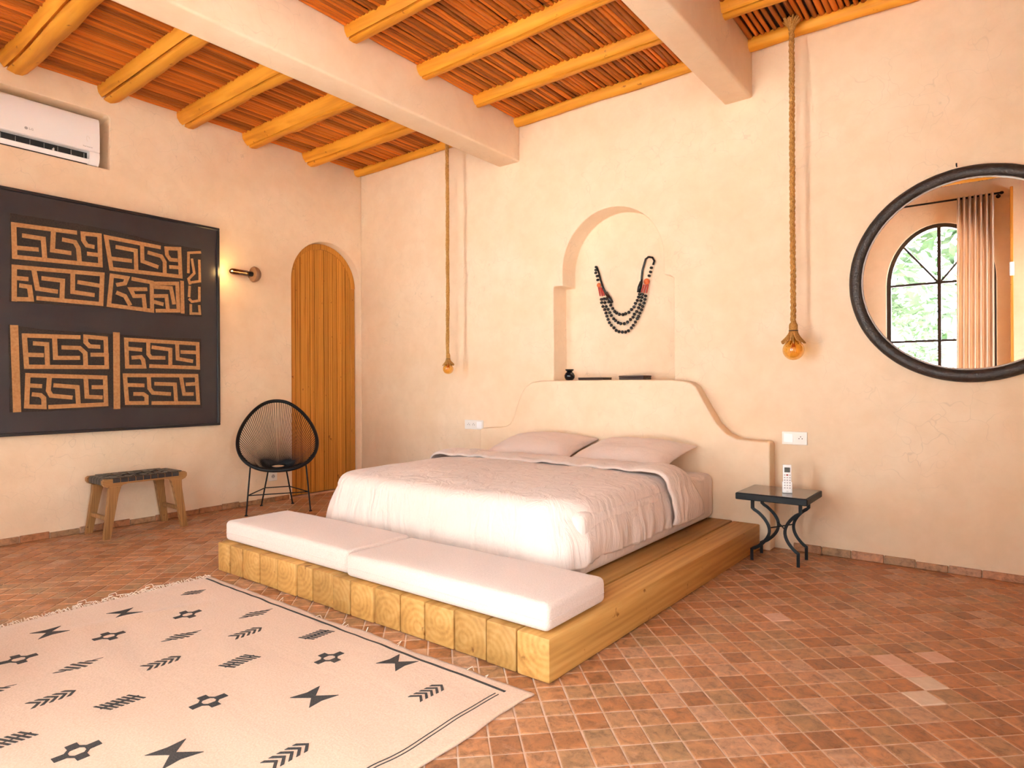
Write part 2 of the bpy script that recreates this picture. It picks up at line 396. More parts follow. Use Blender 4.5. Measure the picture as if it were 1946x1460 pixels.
for (px, py), k in {(4.623, -1.314): 'tile_pale', (5.086, -1.519): 'tile_pale', (5.227, -1.381): 'tile_pale', (5.291, -1.717): 'tile_bone', (5.296, -1.845): 'tile_bone', (5.20, -1.66): 'tile_pale'}.items():
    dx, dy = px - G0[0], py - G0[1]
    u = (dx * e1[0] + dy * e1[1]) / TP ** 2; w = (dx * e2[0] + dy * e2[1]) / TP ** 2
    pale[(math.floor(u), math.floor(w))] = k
cells = []
for i in range(-70, 71):
    for j in range(-70, 71):
        x = G0[0] + (i + .5) * e1[0] + (j + .5) * e2[0]; y = G0[1] + (i + .5) * e1[1] + (j + .5) * e2[1]
        if -0.07 < x < ROOM_X + 0.07 and FRONT_Y - 0.07 < y < 0.07: cells.append((x, y, i, j))
def seen(x, y):
    if 1.87 < x < 4.20 and y < -2.6 or 1.70 < x < 4.24 and y > -2.6: return False
    v = Vector((x, y, 0)) - CAM; d = v.dot(fw)
    return d > 0.5 and abs(v.dot(rt) / d) < 0.80 and v.z / d > -0.595
inside = lambda x, y: 0.07 < x < ROOM_X - 0.07 and FRONT_Y + 0.07 < y < -0.085
near = sorted([c for c in cells if seen(c[0], c[1]) and inside(c[0], c[1])], key=lambda c: (c[0] - CAM.x) ** 2 + (c[1] - CAM.y) ** 2)
single = set(c[2:] for c in near[:294]) | set(pale)
variants = []
for sd_ in range(10):
    vs, fs = tile_mesh(sd_); me = bpy.data.meshes.new('tile'); me.from_pydata(vs, [], fs); me.materials.append(M['tile']); variants.append(me)
special = {}
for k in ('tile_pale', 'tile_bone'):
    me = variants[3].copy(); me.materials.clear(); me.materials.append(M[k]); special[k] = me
field = MB()
for x, y, i, j in cells:
    if (i, j) in single:
        me = special[pale[(i, j)]] if (i, j) in pale else random.choice(variants)
        put('tile', me, None, fl, (x, y, 0))
        continue
    ca, sa = math.cos(ANG), math.sin(ANG); h = TP / 2 - 0.0028; z = random.uniform(-.0007, 0)
    q = [(x + (sx * ca - sy * sa) * h, y + (sx * sa + sy * ca) * h) for sx, sy in ((-1, -1), (1, -1), (1, 1), (-1, 1))]
    for ax, lim, less in ((0, ROOM_X, True), (0, 0.0, False), (1, 0.0, True), (1, FRONT_Y, False)):
        q = clip(q, ax, lim, less)
        if len(q) < 3: break
    if len(q) < 3: continue
    cx_ = sum(p[0] for p in q) / len(q); cy_ = sum(p[1] for p in q) / len(q); n = len(q)
    ins = [(cx_ + (p[0] - cx_) * 0.935, cy_ + (p[1] - cy_) * 0.935) for p in q]
    field.add([(*p, -0.0025 + z) for p in q] + [(*p, z) for p in ins], [tuple(range(n, 2 * n))] + [(k, (k + 1) % n, n + (k + 1) % n, n + k) for k in range(n)])
tf = mk('tile_field', field, M['tile_field'], fl); tf['kind'] = 'stuff'; tf['label'] = 'small square terracotta tiles laid diagonally'

# walls
back = struct(mk('wall_back', MB().box(-0.35, ROOM_X + 0.3, 0.0, 0.35, -0.2, 3.75), M['wall']))
niche = [(2.503, 1.132), (3.573, 1.132), (3.573, 1.885), (3.545, 1.908), (3.497, 1.918)]
for i in range(25):
    a = PI * i / 24; niche.append((3.046 + 0.451 * math.cos(a), 2.045 + 0.455 * math.sin(a)))
niche += [(2.595, 1.922), (2.503, 1.925)]
cut(back, [mk('c', MB().prism(niche, wallXZ, -0.05, 0.20), None)], 0.009, 3)

left = struct(mk('wall_left', MB().box(-0.35, 0.0, FRONT_Y - 0.4, 0.0, -0.2, 3.75), M['wall']))
ac_hole = [(-3.47, 2.79), (-2.447, 2.79), (-2.447, 3.19), (-2.465, 3.214), (-3.45, 3.214), (-3.47, 3.19)]
door_hole = arch_poly(-0.4375, 0.4225, -0.02, 2.15, 0.425)
cut(left, [mk('c', MB().prism(ac_hole, wallYZ, -0.24, 0.05), None), mk('c', MB().prism(door_hole, wallYZ, -0.16, 0.05), None)], 0.014, 3)

right = struct(mk('wall_right', MB().box(ROOM_X, ROOM_X + 0.3, FRONT_Y - 0.4, 0.0, -0.2, 3.75), M['wall']))
cut(right, [mk('c', MB().prism(arch_poly(SIDE_WINDOW[0], SIDE_WINDOW[1], SILL, SPRING, ARCH_H), wallYZ, ROOM_X - 0.1, ROOM_X + 0.4), None)], 0.01, 2)
front = struct(mk('wall_front', MB().box(0.0, ROOM_X, FRONT_Y - 0.4, FRONT_Y, -0.2, 3.75), M['wall']))
cut(front, [mk('c', MB().prism(arch_poly(wx, hw, SILL, SPRING, ARCH_H), wallXZ, FRONT_Y - 0.5, FRONT_Y + 0.1), None) for wx, hw in WINDOWS], 0.01, 2)

# ceiling: mud roof, reeds running back to front, logs across them, two plastered beams
ceil = struct(mk('ceiling', MB().box(-0.35, ROOM_X + 0.3, FRONT_Y - 0.4, 0.35, CEIL + 0.012, 3.78), M['mud']))
BEAMS = [(1.928, 2.156), (3.958, 4.150)]
for bx0, bx1 in BEAMS:
    mk('plaster_beam', MB().rbox(bx0, bx1, FRONT_Y, 0.0, 3.052, CEIL + 0.03, 0.016, 3), M['wall2'], ceil, smooth=math.radians(35))
reed_mesh = []
for sd_ in range(14):
    rnd = random.Random(100 + sd_); r0 = rnd.uniform(0.0115, 0.0178); n = 30; L = -FRONT_Y
    path = []; rad = []; nodes = [rnd.uniform(0, L) for _ in range(9)]
    for i in range(n + 1):
        t = -L * i / n
        path.append((0.007 * N3(t * 0.9, sd_ * 7.3), t, 0.004 * N3(t * 1.3, sd_ * 3.1, 5)))
        rad.append(r0 * (1 + 0.16 * N3(t * 2.3, sd_ * 2.7, 9)) + 0.002 * (min(abs(-t - q) for q in nodes) < 0.08))
    reed_mesh.append(mesh_of('reed', MB().tube(path, rad, 7), smooth=True))
    reed_mesh[-1].materials.append(M['reed'])
for x0, x1, step in ((0.0, 1.928, 0.0325), (2.156, 3.958, 0.0335), (4.150, ROOM_X, 0.037)):
    x = x0 + 0.016
    while x < x1 - 0.012:
        put('reed', random.choice(reed_mesh), None, ceil, (x, 0, CEIL - 0.008 + random.uniform(-.006, .004)))
        x += step * random.uniform(0.80, 1.22)
def log_mesh(L, r, seed, crack=True):
    rnd = random.Random(seed); th = [2 * PI * k / 16 for k in range(16)]; c0 = rnd.uniform(1.26, 1.42) * PI
    n = 40; vs = []; fs = []
    angs = sorted([a for a in th if abs(a - c0) > 0.2] + [c0 - 0.24, c0 - 0.085, c0, c0 + 0.085, c0 + 0.24]) if crack else th
    k = len(angs)
    for i in range(n + 1):
        x = L * i / n; cy = 0.012 * N3(x * 1.1, seed * 1.7); cz = 0.008 * N3(x * 1.2, seed * 2.9, 4)
        dep = 0.55 + 0.5 * N3(x * 2.2, seed * 0.7, 2)
        for a in angs:
            rr = r * (1 + 0.11 * N3(x * 2.6, math.cos(a) * 1.6 + seed, math.sin(a) * 1.6) + 0.055 * N3(x * 8, math.cos(a) * 3 + seed, math.sin(a) * 3))
            if crack and abs(a - c0) < 0.001: rr -= 0.055 * max(0.25, dep)
            vs.append((x, cy + rr * math.cos(a), cz + rr * math.sin(a)))
    for i in range(n):
        for j in range(k): fs.append((i * k + j, i * k + (j + 1) % k, (i + 1) * k + (j + 1) % k, (i + 1) * k + j))
    fs += [tuple(range(k)), tuple(n * k + j for j in range(k - 1, -1, -1))]
    m = MB().add(vs, fs)
    return mesh_of('log', m, smooth=math.radians(50))
LOGZ = 3.405
for bay, (x0, x1, ys, r) in enumerate(((0.0, 1.93, (-4.27, -3.67, -3.045, -2.44, -1.84, -1.265, -0.63), 0.097), (2.154, 3.96, (-4.35, -3.72, -3.08, -2.44, -1.80, -1.165, -0.56), 0.070), (4.148, ROOM_X, (-4.35, -3.72, -3.08, -2.44, -1.80, -1.165, -0.56), 0.068))):
    for k, y in enumerate(ys):
        put('log', log_mesh(x1 - x0, r * random.uniform(0.93, 1.07), bay * 20 + k + 1), M['log'], ceil, (x0, y, LOGZ))
    put('log', log_mesh(x1 - x0, 0.046, bay * 20 + 15, False), M['log'], ceil, (x0, -0.05, 3.392))

# terracotta skirting
def skirting(name, mp, a0, a1, step, h):
    b = root(name, mp(a0, 0, 0)); struct(b)
    a = a0
    while a < a1 - 0.03:
        w = min(step * random.uniform(0.85, 1.15), a1 - a); hh = h * random.uniform(0.86, 1.1)
        m = MB(); p0 = mp(a + 0.002, 0.0, 0.0); p1 = mp(a + w - 0.003, 0.014, hh)
        m.rbox(min(p0[0], p1[0]), max(p0[0], p1[0]), min(p0[1], p1[1]), max(p0[1], p1[1]), 0.0, hh, 0.003, 1)
        mk('tile', m, M['tile'], b); a += w
    return b
skirting('baseboard_back', lambda a, d, z: (a, -d, z), 4.40, ROOM_X - 0.02, 0.165, 0.046)
skirting('baseboard_left', lambda a, d, z: (d, a, z), -4.6, -0.885, 0.175, 0.046)

# arched plank door in the left wall
d1 = root('door_1', (-0.10, -0.4375, 0.0)); struct(d1, 'tall narrow arched door of vertical pine boards with curved rim')
dc, dw, ds, dh = -0.4375, 0.416, 2.15, 0.418
def arc_z(y, hw, h, dz=0.0): return ds + dz + h * math.sqrt(max(0.0, 1 - ((y - dc) / hw) ** 2))
rim_in = 0.055
ring = [(dc + dw * math.cos(PI * i / 32), ds + dh * math.sin(PI * i / 32)) for i in range(33)]
inner = [(dc + (dw - rim_in) * math.cos(PI * i / 32), ds + (dh - rim_in) * math.sin(PI * i / 32)) for i in range(33)]
for a, b in ((0, 14), (14, 32)):
    mk('door_rim', MB().prism(ring[a:b + 1] + inner[a:b + 1][::-1], wallYZ, -0.155, -0.092), M['doorwood'], d1, origin=(-0.12, dc, 1.0 + a * 0.1), smooth=math.radians(30))
mk('door_stile', MB().rbox(-0.155, -0.094, dc - dw, dc - dw + 0.05, 0.004, ds, 0.003, 1), M['doorwood'], d1, origin=(-0.12, dc - dw, 0.9))
mk('door_stile', MB().rbox(-0.155, -0.094, dc + dw - 0.062, dc + dw, 0.004, ds, 0.003, 1), M['doorwood'], d1, origin=(-0.10, dc + dw, 1.2))
nb = 13; y0_, y1_ = dc - dw + 0.05, dc + dw - 0.062; bw_ = (y1_ - y0_) / nb
for k in range(nb):
    a, b = y0_ + k * bw_ + 0.0022, y0_ + (k + 1) * bw_ - 0.0022
    poly = [(a, 0.006), (b, 0.006)] + [(b + (a - b) * i / 4, arc_z(b + (a - b) * i / 4, dw - 0.03, dh - 0.03)) for i in range(5)]
    mk('board', MB().prism(poly, wallYZ, -0.150, -0.104 + random.uniform(-.0025, .0025)), M['doorwood'], d1, origin=(-0.11 + random.uniform(-.05, .05), (a + b) / 2 + random.uniform(-.05, .05), random.uniform(0, 2)))
mk('backing', MB().prism(arch_poly(dc, dw - 0.02, 0.006, ds, dh - 0.02), wallYZ, -0.158, -0.148), M['bookwood'], d1)

# arched windows: frame, bars and panes
def window(n, wx, hw, T=lambda v: v):
    yy = FRONT_Y - 0.06
    def mk(name, mb, material, parent):
        mb.v = [T(v) for v in mb.v]; return globals()['mk'](name, mb, material, parent)
    r = root('window_%d' % n, T((wx, yy, SILL))); struct(r, 'arched window with dark metal bars and fan light')
    out = [(wx - hw, SILL)] + [(wx + hw * math.cos(PI - PI * i / 28), SPRING + ARCH_H * math.sin(PI * i / 28)) for i in range(29)] + [(wx + hw, SILL)]
    k = 0.045
    ins = [(wx - hw + k, SILL + k)] + [(wx + (hw - k) * math.cos(PI - PI * i / 28), SPRING + (ARCH_H - k) * math.sin(PI * i / 28)) for i in range(29)] + [(wx + hw - k, SILL + k)]
    n_ = len(out); m = MB()
    vs = [wallXZ(a, b, yy - .025) for a, b in out] + [wallXZ(a, b, yy - .025) for a, b in ins] + [wallXZ(a, b, yy + .025) for a, b in out] + [wallXZ(a, b, yy + .025) for a, b in ins]
    fs = []
    for i in range(n_):
        j = (i + 1) % n_
        fs += [(i, j, n_ + j, n_ + i), (2 * n_ + i, 3 * n_ + i, 3 * n_ + j, 2 * n_ + j), (n_ + i, n_ + j, 3 * n_ + j, 3 * n_ + i), (i, 2 * n_ + i, 2 * n_ + j, j)]
    mk('window_frame', m.add(vs, fs), M['window_metal'], r)
    rows = [SILL + k, 0.85, 1.60, SPRING]
    mk('mullion', MB().rbox(wx - .018, wx + .018, yy - .02, yy + .02, SILL + k, SPRING + ARCH_H - k + 0.002, .004, 1), M['window_metal'], r)
    for z in rows[1:]:
        for s in (-1, 1):
            a, b = sorted((wx + s * 0.018, wx + s * (hw - k + .003)))
            mk('transom', MB().rbox(a, b, yy - .016, yy + .016, z - .014, z + .014, .003, 1), M['window_metal'], r)
    for s in (-1, 1):
        mk('fan_bar', MB().tube([(wx + s * .015, yy, SPRING + .01), (wx + s * (hw - k) * .715, yy, SPRING + (ARCH_H - k) * .70)], 0.013, 6), M['window_metal'], r)
        for z0, z1 in zip(rows[:-1], rows[1:]):
            a, b = sorted((wx + s * 0.016, wx + s * (hw - k + .004)))
            mk('pane', MB().box(a, b, yy - .003, yy + .003, z0 + .012, z1 - .012), M['pane'], r)
        for t0, t1 in ((0.02, .245), (.255, .49)):
            arc = [(wx + s * (hw - k) * math.cos(PI * (t0 + (t1 - t0) * i / 6)), SPRING + .012 + (ARCH_H - k - .01) * math.sin(PI * (t0 + (t1 - t0) * i / 6))) for i in range(7)]
            mk('pane', MB().prism([(wx + s * .02, SPRING + .02)] + arc, wallXZ, yy - .003, yy + .003), M['pane'], r)
for i, (wx, hw) in enumerate(WINDOWS): window(i + 1, wx, hw)
window(4, *SIDE_WINDOW, T=lambda v: (ROOM_X + FRONT_Y - v[1], v[0], v[2]))

# garden outside
gr = struct(mk('ground', MB().box(-14, 24, -26, FRONT_Y - 0.42, -0.3, -0.06).box(ROOM_X + 0.32, 24, FRONT_Y - 0.42, 12, -0.3, -0.06), M['earth']))

# ------------------------------------------------------------------ built-in headboard
hb = [(1.775, 0.0), (4.285, 0.0), (4.285, 0.700), (4.270, 0.717), (4.16, 0.718), (4.073, 0.724), (4.00, 0.756), (3.93, 0.826), (3.856, 0.951), (3.815, 1.025), (3.782, 1.080), (3.745, 1.108), (3.700, 1.120), (3.60, 1.129), (3.30, 1.133),
      (2.75, 1.133), (2.45, 1.129), (2.36, 1.118), (2.30, 1.085), (2.262, 1.04), (2.225, 0.97), (2.196, 0.90), (2.17, 0.82), (2.13, 0.765), (2.07, 0.735), (1.97, 0.722), (1.82, 0.715), (1.785, 0.70)]
hbo = mk('headboard', MB().prism(hb, wallXZ, -0.122, -0.0015), M['wall'])
cut(hbo, [], 0.013, 3)
tag(hbo, 'peach plastered headboard with stepped curving shoulders built against the wall behind the bed', 'headboard')

# ------------------------------------------------------------------ bed platform of heavy timbers
PT = 0.172
plat = root('bed_platform', (2.98, -1.32, 0.0)); tag(plat, 'low bed platform of thick pine timbers with sawn end grain in front', 'platform')
seams = [1.787, 1.924, 2.058, 2.235, 2.412, 2.585, 2.719, 2.893, 3.030, 3.198, 3.370, 3.523, 3.695, 3.871, 4.025, 4.181]
for k, (a, b) in enumerate(zip(seams[:-1], seams[1:])):
    m = MB().rbox(a + .0032, b - .0032, -2.524 + random.uniform(-.005, .005), -0.124, 0.004, PT + random.uniform(-.004, .003), 0.007, 2)
    m.v = [(x + (0.042 * (y + 2.524) / 2.4 * (1 if k == 14 and x > 4.1 else 0.4 if k >= 13 and x > 4.0 else 0)), y, z) for x, y, z in m.v]
    mk('timber', m, M['timber'], plat, origin=((a + b) / 2 + random.uniform(-.06, .06), -1.3 + random.uniform(-.4, .4), random.uniform(-.02, .16)), smooth=math.radians(30))

# mattress
mt = mk('mattress', MB().rbox(2.06, 3.915, -1.86, -0.127, PT + .004, 0.485, 0.05, 4), M['cloth_bed'], smooth=math.radians(50))
tag(mt, 'thick mattress in a pale fitted sheet under the duvet', 'mattress')

# duvet
def duvet():
    xl, xr, yf, yb, cr = 2.00, 3.905, -1.955, -0.67, 0.26
    per = []
    def line(a, b, n, nx, ny):
        for i in range(n): t = i / n; per.append((a[0] + (b[0] - a[0]) * t, a[1] + (b[1] - a[1]) * t, nx, ny))
    line((xl, yb), (xl, yf + cr), 60, -1, 0)
    for i in range(24): a = PI + PI / 2 * i / 24; per.append((xl + cr + cr * math.cos(a), yf + cr + cr * math.sin(a), math.cos(a), math.sin(a)))
    line((xl + cr, yf), (xr - cr, yf), 90, 0, -1)
    for i in range(24): a = 1.5 * PI + PI / 2 * i / 24; per.append((xr - cr + cr * math.cos(a), yf + cr + cr * math.sin(a), math.cos(a), math.sin(a)))
    line((xr, yf + cr), (xr, yb), 100, 1, 0); per.append((xr, yb, 1, 0))
    xc = (xl + xr) / 2; er = 0.085; pts = []; nt_, ne, ns = 26, 7, 18
    s = 0.0
    for k, (x, y, nx, ny) in enumerate(per):
        if k: s += math.hypot(x - per[k - 1][0], y - per[k - 1][1])
        sx, sy = xc, min(yb, max(y, yf + 0.85))
        px, py = x - nx * er, y - ny * er
        def top(px, py, t):
            return 0.572 - 0.030 * t ** 4 + 0.012 * N3(px * 2.1, py * 2.1) + 0.006 * N3(px * 6, py * 6, 3) + 0.012 * max(0, -py - 1.2) * (1 - t)
        for i in range(nt_): t = i / (nt_ - 1); qx, qy = sx + (px - sx) * t, sy + (py - sy) * t; pts.append((qx, qy, top(qx, qy, t)))
        zt = top(px, py, 1.0)
        for i in range(1, ne + 1): a = PI / 2 * i / ne; pts.append((px + nx * er * math.sin(a), py + ny * er * math.sin(a), zt - er * (1 - math.cos(a))))
        zh = 0.232 + 0.012 * N3(s * 2.6, 4.0) + (0.012 if nx > 0.5 else -0.02) - 0.02 * (ny < -0.5)
        for i in range(1, ns + 1):
            t = i / ns; z = zt - er + (zh - zt + er) * t
            fold = t ** 1.1 * (0.022 * N3(s * 5.5, 1.0, t * 0.5) + 0.018 * N3(s * 13.0, 2.0, t * 0.9) + 0.009 * N3(s * 28, 5, t))
            fold += 0.06 * t * abs(2 * nx * ny) ** 1.5
            o = fold + 0.030 * math.sin(t * PI * 0.75)
            pts.append((x + nx * o, y + ny * o, z))
    return MB().grid(pts, len(per), nt_ + ne + ns)
dv = mk('duvet', duvet(), M['cloth_bed'], smooth=True); solidify(dv, 0.014, -1)
tag(dv, 'pale blush duvet draped over the mattress down to the platform', 'duvet')
def fold_band():
    prof = []
    for i in range(26): prof.append((1.985, 0.25 + 0.24 * i / 25, -1, 0))
    for i in range(1, 9): a = PI / 2 * i / 8; prof.append((1.985 + 0.085 * (1 - math.cos(a)), 0.49 + 0.085 * math.sin(a), -math.cos(a), math.sin(a)))
    for i in range(1, 60): prof.append((2.07 + (3.835 - 2.07) * i / 60, 0.575 + 0.004 * math.sin(i), 0, 1))
    for i in range(9): a = PI / 2 * i / 8; prof.append((3.835 + 0.10 * math.sin(a), 0.575 - 0.09 * (1 - math.cos(a)), math.sin(a), math.cos(a)))
    for i in range(1, 22): prof.append((3.935 + 0.028 * math.sin(i / 21 * PI * .8), 0.485 - 0.222 * i / 21, 1, 0))
    pts = []; nv = 16
    for k, (x, z, nx, nz) in enumerate(prof):
        side = max(0.0, (0.57 - z) / 0.3) if x > 3 else 0
        for j in range(nv):
            v = j / (nv - 1); y = -0.955 + 0.30 * v + side * (0.05 + 0.17 * v) + 0.012 * N3(x * 4, z * 4, v)
            puff = 0.022 * math.sin(PI * min(1, max(0, v)) ) ** 0.5 + 0.006
            o = puff + 0.010 * N3(k * 0.14, v * 2.5, 7) + 0.012 * side * N3(v * 9, z * 3)
            pts.append((x + nx * o, y, z + nz * o))
    return MB().grid(pts, len(prof), nv)
fb = mk('turned_down_edge', fold_band(), M['cloth_bed'], dv, smooth=True); solidify(fb, 0.012, -1)

# pillows
def pillow(loc, rot, seed, label):
    n = 34; a, b, h = 0.385, 0.245, 0.088; top = []; bot = []
    for i in range(n + 1):
        for j in range(n + 1):
            u = -1 + 2 * i / n; v = -1 + 2 * j / n
            e = max(0.0, (1 - abs(u) ** 2.6)) ** 0.62 * max(0.0, (1 - abs(v) ** 2.6)) ** 0.62
            x = u * a * (1 - 0.075 * (1 - v * v)) ; y = v * b * (1 - 0.085 * (1 - u * u))
            w = 0.012 * N3(u * 2 + seed, v * 2, seed) * e + 0.005 * N3(u * 6, v * 6 + seed, seed)
            top.append((x, y, h * e + w + 0.004)); bot.append((x, y, -h * 0.62 * e + w * .3 - 0.004))
    m = MB(); m.grid(top, n + 1, n + 1); o = len(m.v); m.grid(bot, n + 1, n + 1)
    rim = [i * (n + 1) for i in range(n + 1)] + [n * (n + 1) + j for j in range(1, n + 1)] + [i * (n + 1) + n for i in range(n - 1, -1, -1)] + [j for j in range(n - 1, 0, -1)]
    for k in range(len(rim)): p, q = rim[k], rim[(k + 1) % len(rim)]; m.f.append((p, q, o + q, o + p))
    p = mk('pillow', m, M['cloth_pillow'], smooth=True); p.location = loc; p.rotation_euler = rot
    tag(p, label, 'pillow', 'pillows on the bed'); return p
pillow((2.630, -0.385, 0.617), (math.radians(13), 0, math.radians(1.5)), 1.3, 'blush pillow on the side of the bed nearer the wooden door')
pillow((3.418, -0.400, 0.612), (math.radians(12), 0, math.radians(-2.5)), 5.7, 'blush pillow on the side of the bed nearer the side table')

# bench cushions at the foot
def cushion(x0, x1, y0, y1, z1, label, seed):
    m = MB().rbox(x0, x1, y0, y1, PT + .005, z1, 0.026, 4)
    c = mk('bench_cushion', m, M['boucle'], smooth=math.radians(60))
    mb = c.data; bm = bmesh.new(); bm.from_mesh(mb)
    bmesh.ops.subdivide_edges(bm, edges=[e for e in bm.edges if e.calc_length() > 0.2], cuts=10, use_grid_fill=True)
    for v in bm.verts:
        n = v.co
        if n.z > PT + .03:
            cx_, cy_ = (x0 + x1) / 2, (y0 + y1) / 2
            k = max(0, 1 - ((n.x - cx_) / ((x1 - x0) / 2)) ** 4) * max(0, 1 - ((n.y - cy_) / ((y1 - y0) / 2)) ** 4)
            v.co.z += 0.010 * k * (n.z > z1 - .02) + 0.003 * N3(n.x * 5 + seed, n.y * 5)
    bm.to_mesh(mb); bm.free()
    sz = PT + (z1 - PT) * .45
    sm = MB().tube([(x0 - .0005 + .004, y0 + .02, sz), (x0 + .02, y0 - .0005, sz), (x1 - .02, y0 - .0005, sz), (x1 + .0005, y0 + .02, sz), (x1 + .0005, y1 - .02, sz)], 0.0022, 5)
    mk('piping', sm, M['boucle'], c)
    tag(c, label, 'cushion', 'bench cushions on the platform')
cushion(1.803, 2.963, -2.492, -2.065, 0.293, 'off-white foam bench cushion at the end nearer the stool and chair', 1)
cushion(2.972, 4.160, -2.512, -2.075, 0.286, 'off-white foam bench cushion at the brightly lit right corner of the platform', 5)

# ------------------------------------------------------------------ rug
RX0, RX1, RY0, RY1 = 1.885, 4.165, -4.40, -2.625
def rug_h(x, y): 
    edge = min(1.0, min(x - RX0, RX1 - x, RY1 - y, y - RY0) / 0.06)
    h = 0.009 + max(0, edge) * (0.008 * (0.5 + 0.5 * N3(x * 1.6, y * 3.5)) + 0.009 * max(0, N3(x * 2.2 + y * 1.2, y * 6.0, 3)))
    h += 0.012 * math.exp(-((x - 2.28 - 0.25 * (y + 3.1)) / 0.05) ** 2) * max(0, 1 - abs(y + 3.15) / .45)
    return h
def edge_off(s, k): return 0.014 * N3(s * 3.2, k) + 0.006 * N3(s * 11, k, 2)
rb = MB(); nx_, ny_ = 150, 110; pts = []
for i in range(nx_ + 1):
    for j in range(ny_ + 1):
        u, v = i / nx_, j / ny_
        x = RX0 + (RX1 - RX0) * u; y = RY0 + (RY1 - RY0) * v
        xx = x + (1 - u) * edge_off(y, 1.0) + u * edge_off(y, 5.0); yy = y + v * edge_off(x, 9.0) * 1.2
        xx += 0.02 * max(0, (u - .9) / .1) * max(0, (v - .9) / .1)
        pts.append((xx, yy, rug_h(x, y)))
rb.grid(pts, nx_ + 1, ny_ + 1)
rug = mk('rug', rb, M['rug'], origin=(3.0, -3.5, 0), smooth=True); solidify(rug, 0.007, -1)
tag(rug, 'cream woven rug with black zigzag motifs and frayed edges beside the bed platform', 'rug')
def on_rug(poly, dz=0.0016):
    m = MB(); n = len(poly)
    vs = [(x, y, rug_h(x, y) + dz) for x, y in poly] + [(x, y, rug_h(x, y) - 0.001) for x, y in poly]
    return m.add(vs, [tuple(range(n))] + [(i, (i + 1) % n, n + (i + 1) % n, n + i) for i in range(n)])
def strip(path, w):
    m = MB(); P = [Vector((*p, 0)) for p in path]
    for i in range(len(P) - 1):
        d = (P[i + 1] - P[i]); 
        if d.length < 1e-6: continue
        q = Vector((-d.y, d.x, 0)).normalized() * w / 2; a, b = P[i] - d * .04, P[i + 1] + d * .04
        k = on_rug([(a + q)[:2], (b + q)[:2], (b - q)[:2], (a - q)[:2]]); m.add(k.v, k.f)
    return m
def motif(kind, cx, cy):
    m = MB(); s = 0.058
    def q(*p):
        k = on_rug([(cx + a, cy + b) for a, b in p]); m.add(k.v, k.f)
    if kind == 'bolt':      # two pinched triangles turned against each other
        q((-.058, -.054), (.004, -.005), (.004, .005), (-.050, .062), (-.044, .004))
        q((.060, .062), (-.004, .005), (-.004, -.005), (.054, -.054), (.046, .002))
    elif kind == 'cross':
        for a, b, hw, hh in ((0, .042, .014, .020), (0, -.042, .014, .020), (.036, 0, .017, .016), (-.036, 0, .017, .016)):
            q((a - hw, b - hh), (a + hw, b - hh), (a + hw, b + hh), (a - hw, b + hh))
        for sx in (-1, 1):
            for sy in (-1, 1): q((sx * .014, sy * .030), (sx * .030, sy * .016), (sx * .020, sy * .012), (sx * .008, sy * .022))
    elif kind == 'arrow':
        for k in range(5):
            y = -.060 + k * .026
            q((-.030, y - .012), (0, y + .014), (0, y + .026), (-.030, y + .001)); q((.030, y - .012), (0, y + .014), (0, y + .026), (.030, y + .001))
    else:
        L = .075 if kind == 'dia' else .060 if kind == 'hatch' else .05
        n = 7
        for k in range(n):
            y = -L + (k + .25) * 2 * L / n; t = 1 - abs(y + L / n) / L if kind != 'hatch' else 0.75
            w = .038 * (t if kind == 'dia' else min(1, t + .15)); sh = -.014
            q((-w, y + sh), (w, y - sh), (w, y - sh + L / n), (-w, y + sh + L / n))
        if kind == 'hatch': q((-.004, -L), (.004, -L), (.004, L), (-.004, L))
    mk('motif', m, M['yarn_black'], rug)
for kind, x, y in [('leaf', 2.118, -2.829), ('bolt', 2.162, -3.182), ('cross', 2.419, -3.002), ('dia', 2.673, -2.798), ('bolt', 2.152, -3.48), ('cross', 2.408, -3.333), ('dia', 2.658, -3.138), ('arrow', 2.857, -2.949), ('hatch', 3.123, -2.778),
                   ('cross', 2.379, -3.646), ('dia', 2.642, -3.522), ('arrow', 2.865, -3.307), ('hatch', 3.109, -3.123), ('dia', 2.634, -3.80), ('arrow', 2.863, -3.672), ('hatch', 3.087, -3.543), ('cross', 3.322, -3.353), ('bolt', 3.581, -3.115),
                   ('hatch', 3.072, -3.85), ('cross', 3.307, -3.741), ('bolt', 3.548, -3.574), ('arrow', 3.824, -3.369), ('cross', 3.362, -2.888), ('bolt', 3.608, -2.755), ('arrow', 3.880, -2.848),
                   ('bolt', 3.55, -3.98), ('arrow', 3.80, -3.86), ('cross', 2.39, -4.02), ('bolt', 2.15, -3.86), ('arrow', 2.86, -4.06)]:
    motif(kind, x, y)
top_line = [(RX0 + .05 + 2.155 * i / 90, RY1 - .045 - .010 * i / 90 + .008 * N3(i * .2, 3)) for i in range(91)]
mk('border_line', strip(top_line, 0.011), M['yarn_black'], rug)
thin = MB()
for off in (0.0, 0.014):
    k = strip([(4.085 - off + .012 * N3(i * .12, 8), RY1 - .085 - 1.55 * i / 80) for i in range(81)], 0.003); thin.add(k.v, k.f)
mk('border_line', thin, M['yarn_black'], rug)
fr = MB()
for i in range(230):
    y = RY0 + (RY1 - RY0) * i / 229 + random.uniform(-.004, .004); x = RX0 + edge_off(y, 1.0); l = random.uniform(.012, .05); dy = random.uniform(-.03, .03)
    fr.tube([(x + .008, y, .010), (x - l * .5, y + dy * .4, .012 + random.uniform(0, .008)), (x - l, y + dy, .004)], .0016, 4)
for i in range(9):
    x = RX0 + (RX1 - RX0) * random.random(); y = RY1 + edge_off(x, 9.0) * 1.2; dx = random.uniform(-.03, .03); l = random.uniform(.006, .02)
    fr.tube([(x, y - .008, .010), (x + dx * .3, y + l, .010 + random.uniform(0, .022)), (x + dx, y + l * .6, .005)], .0014, 4)
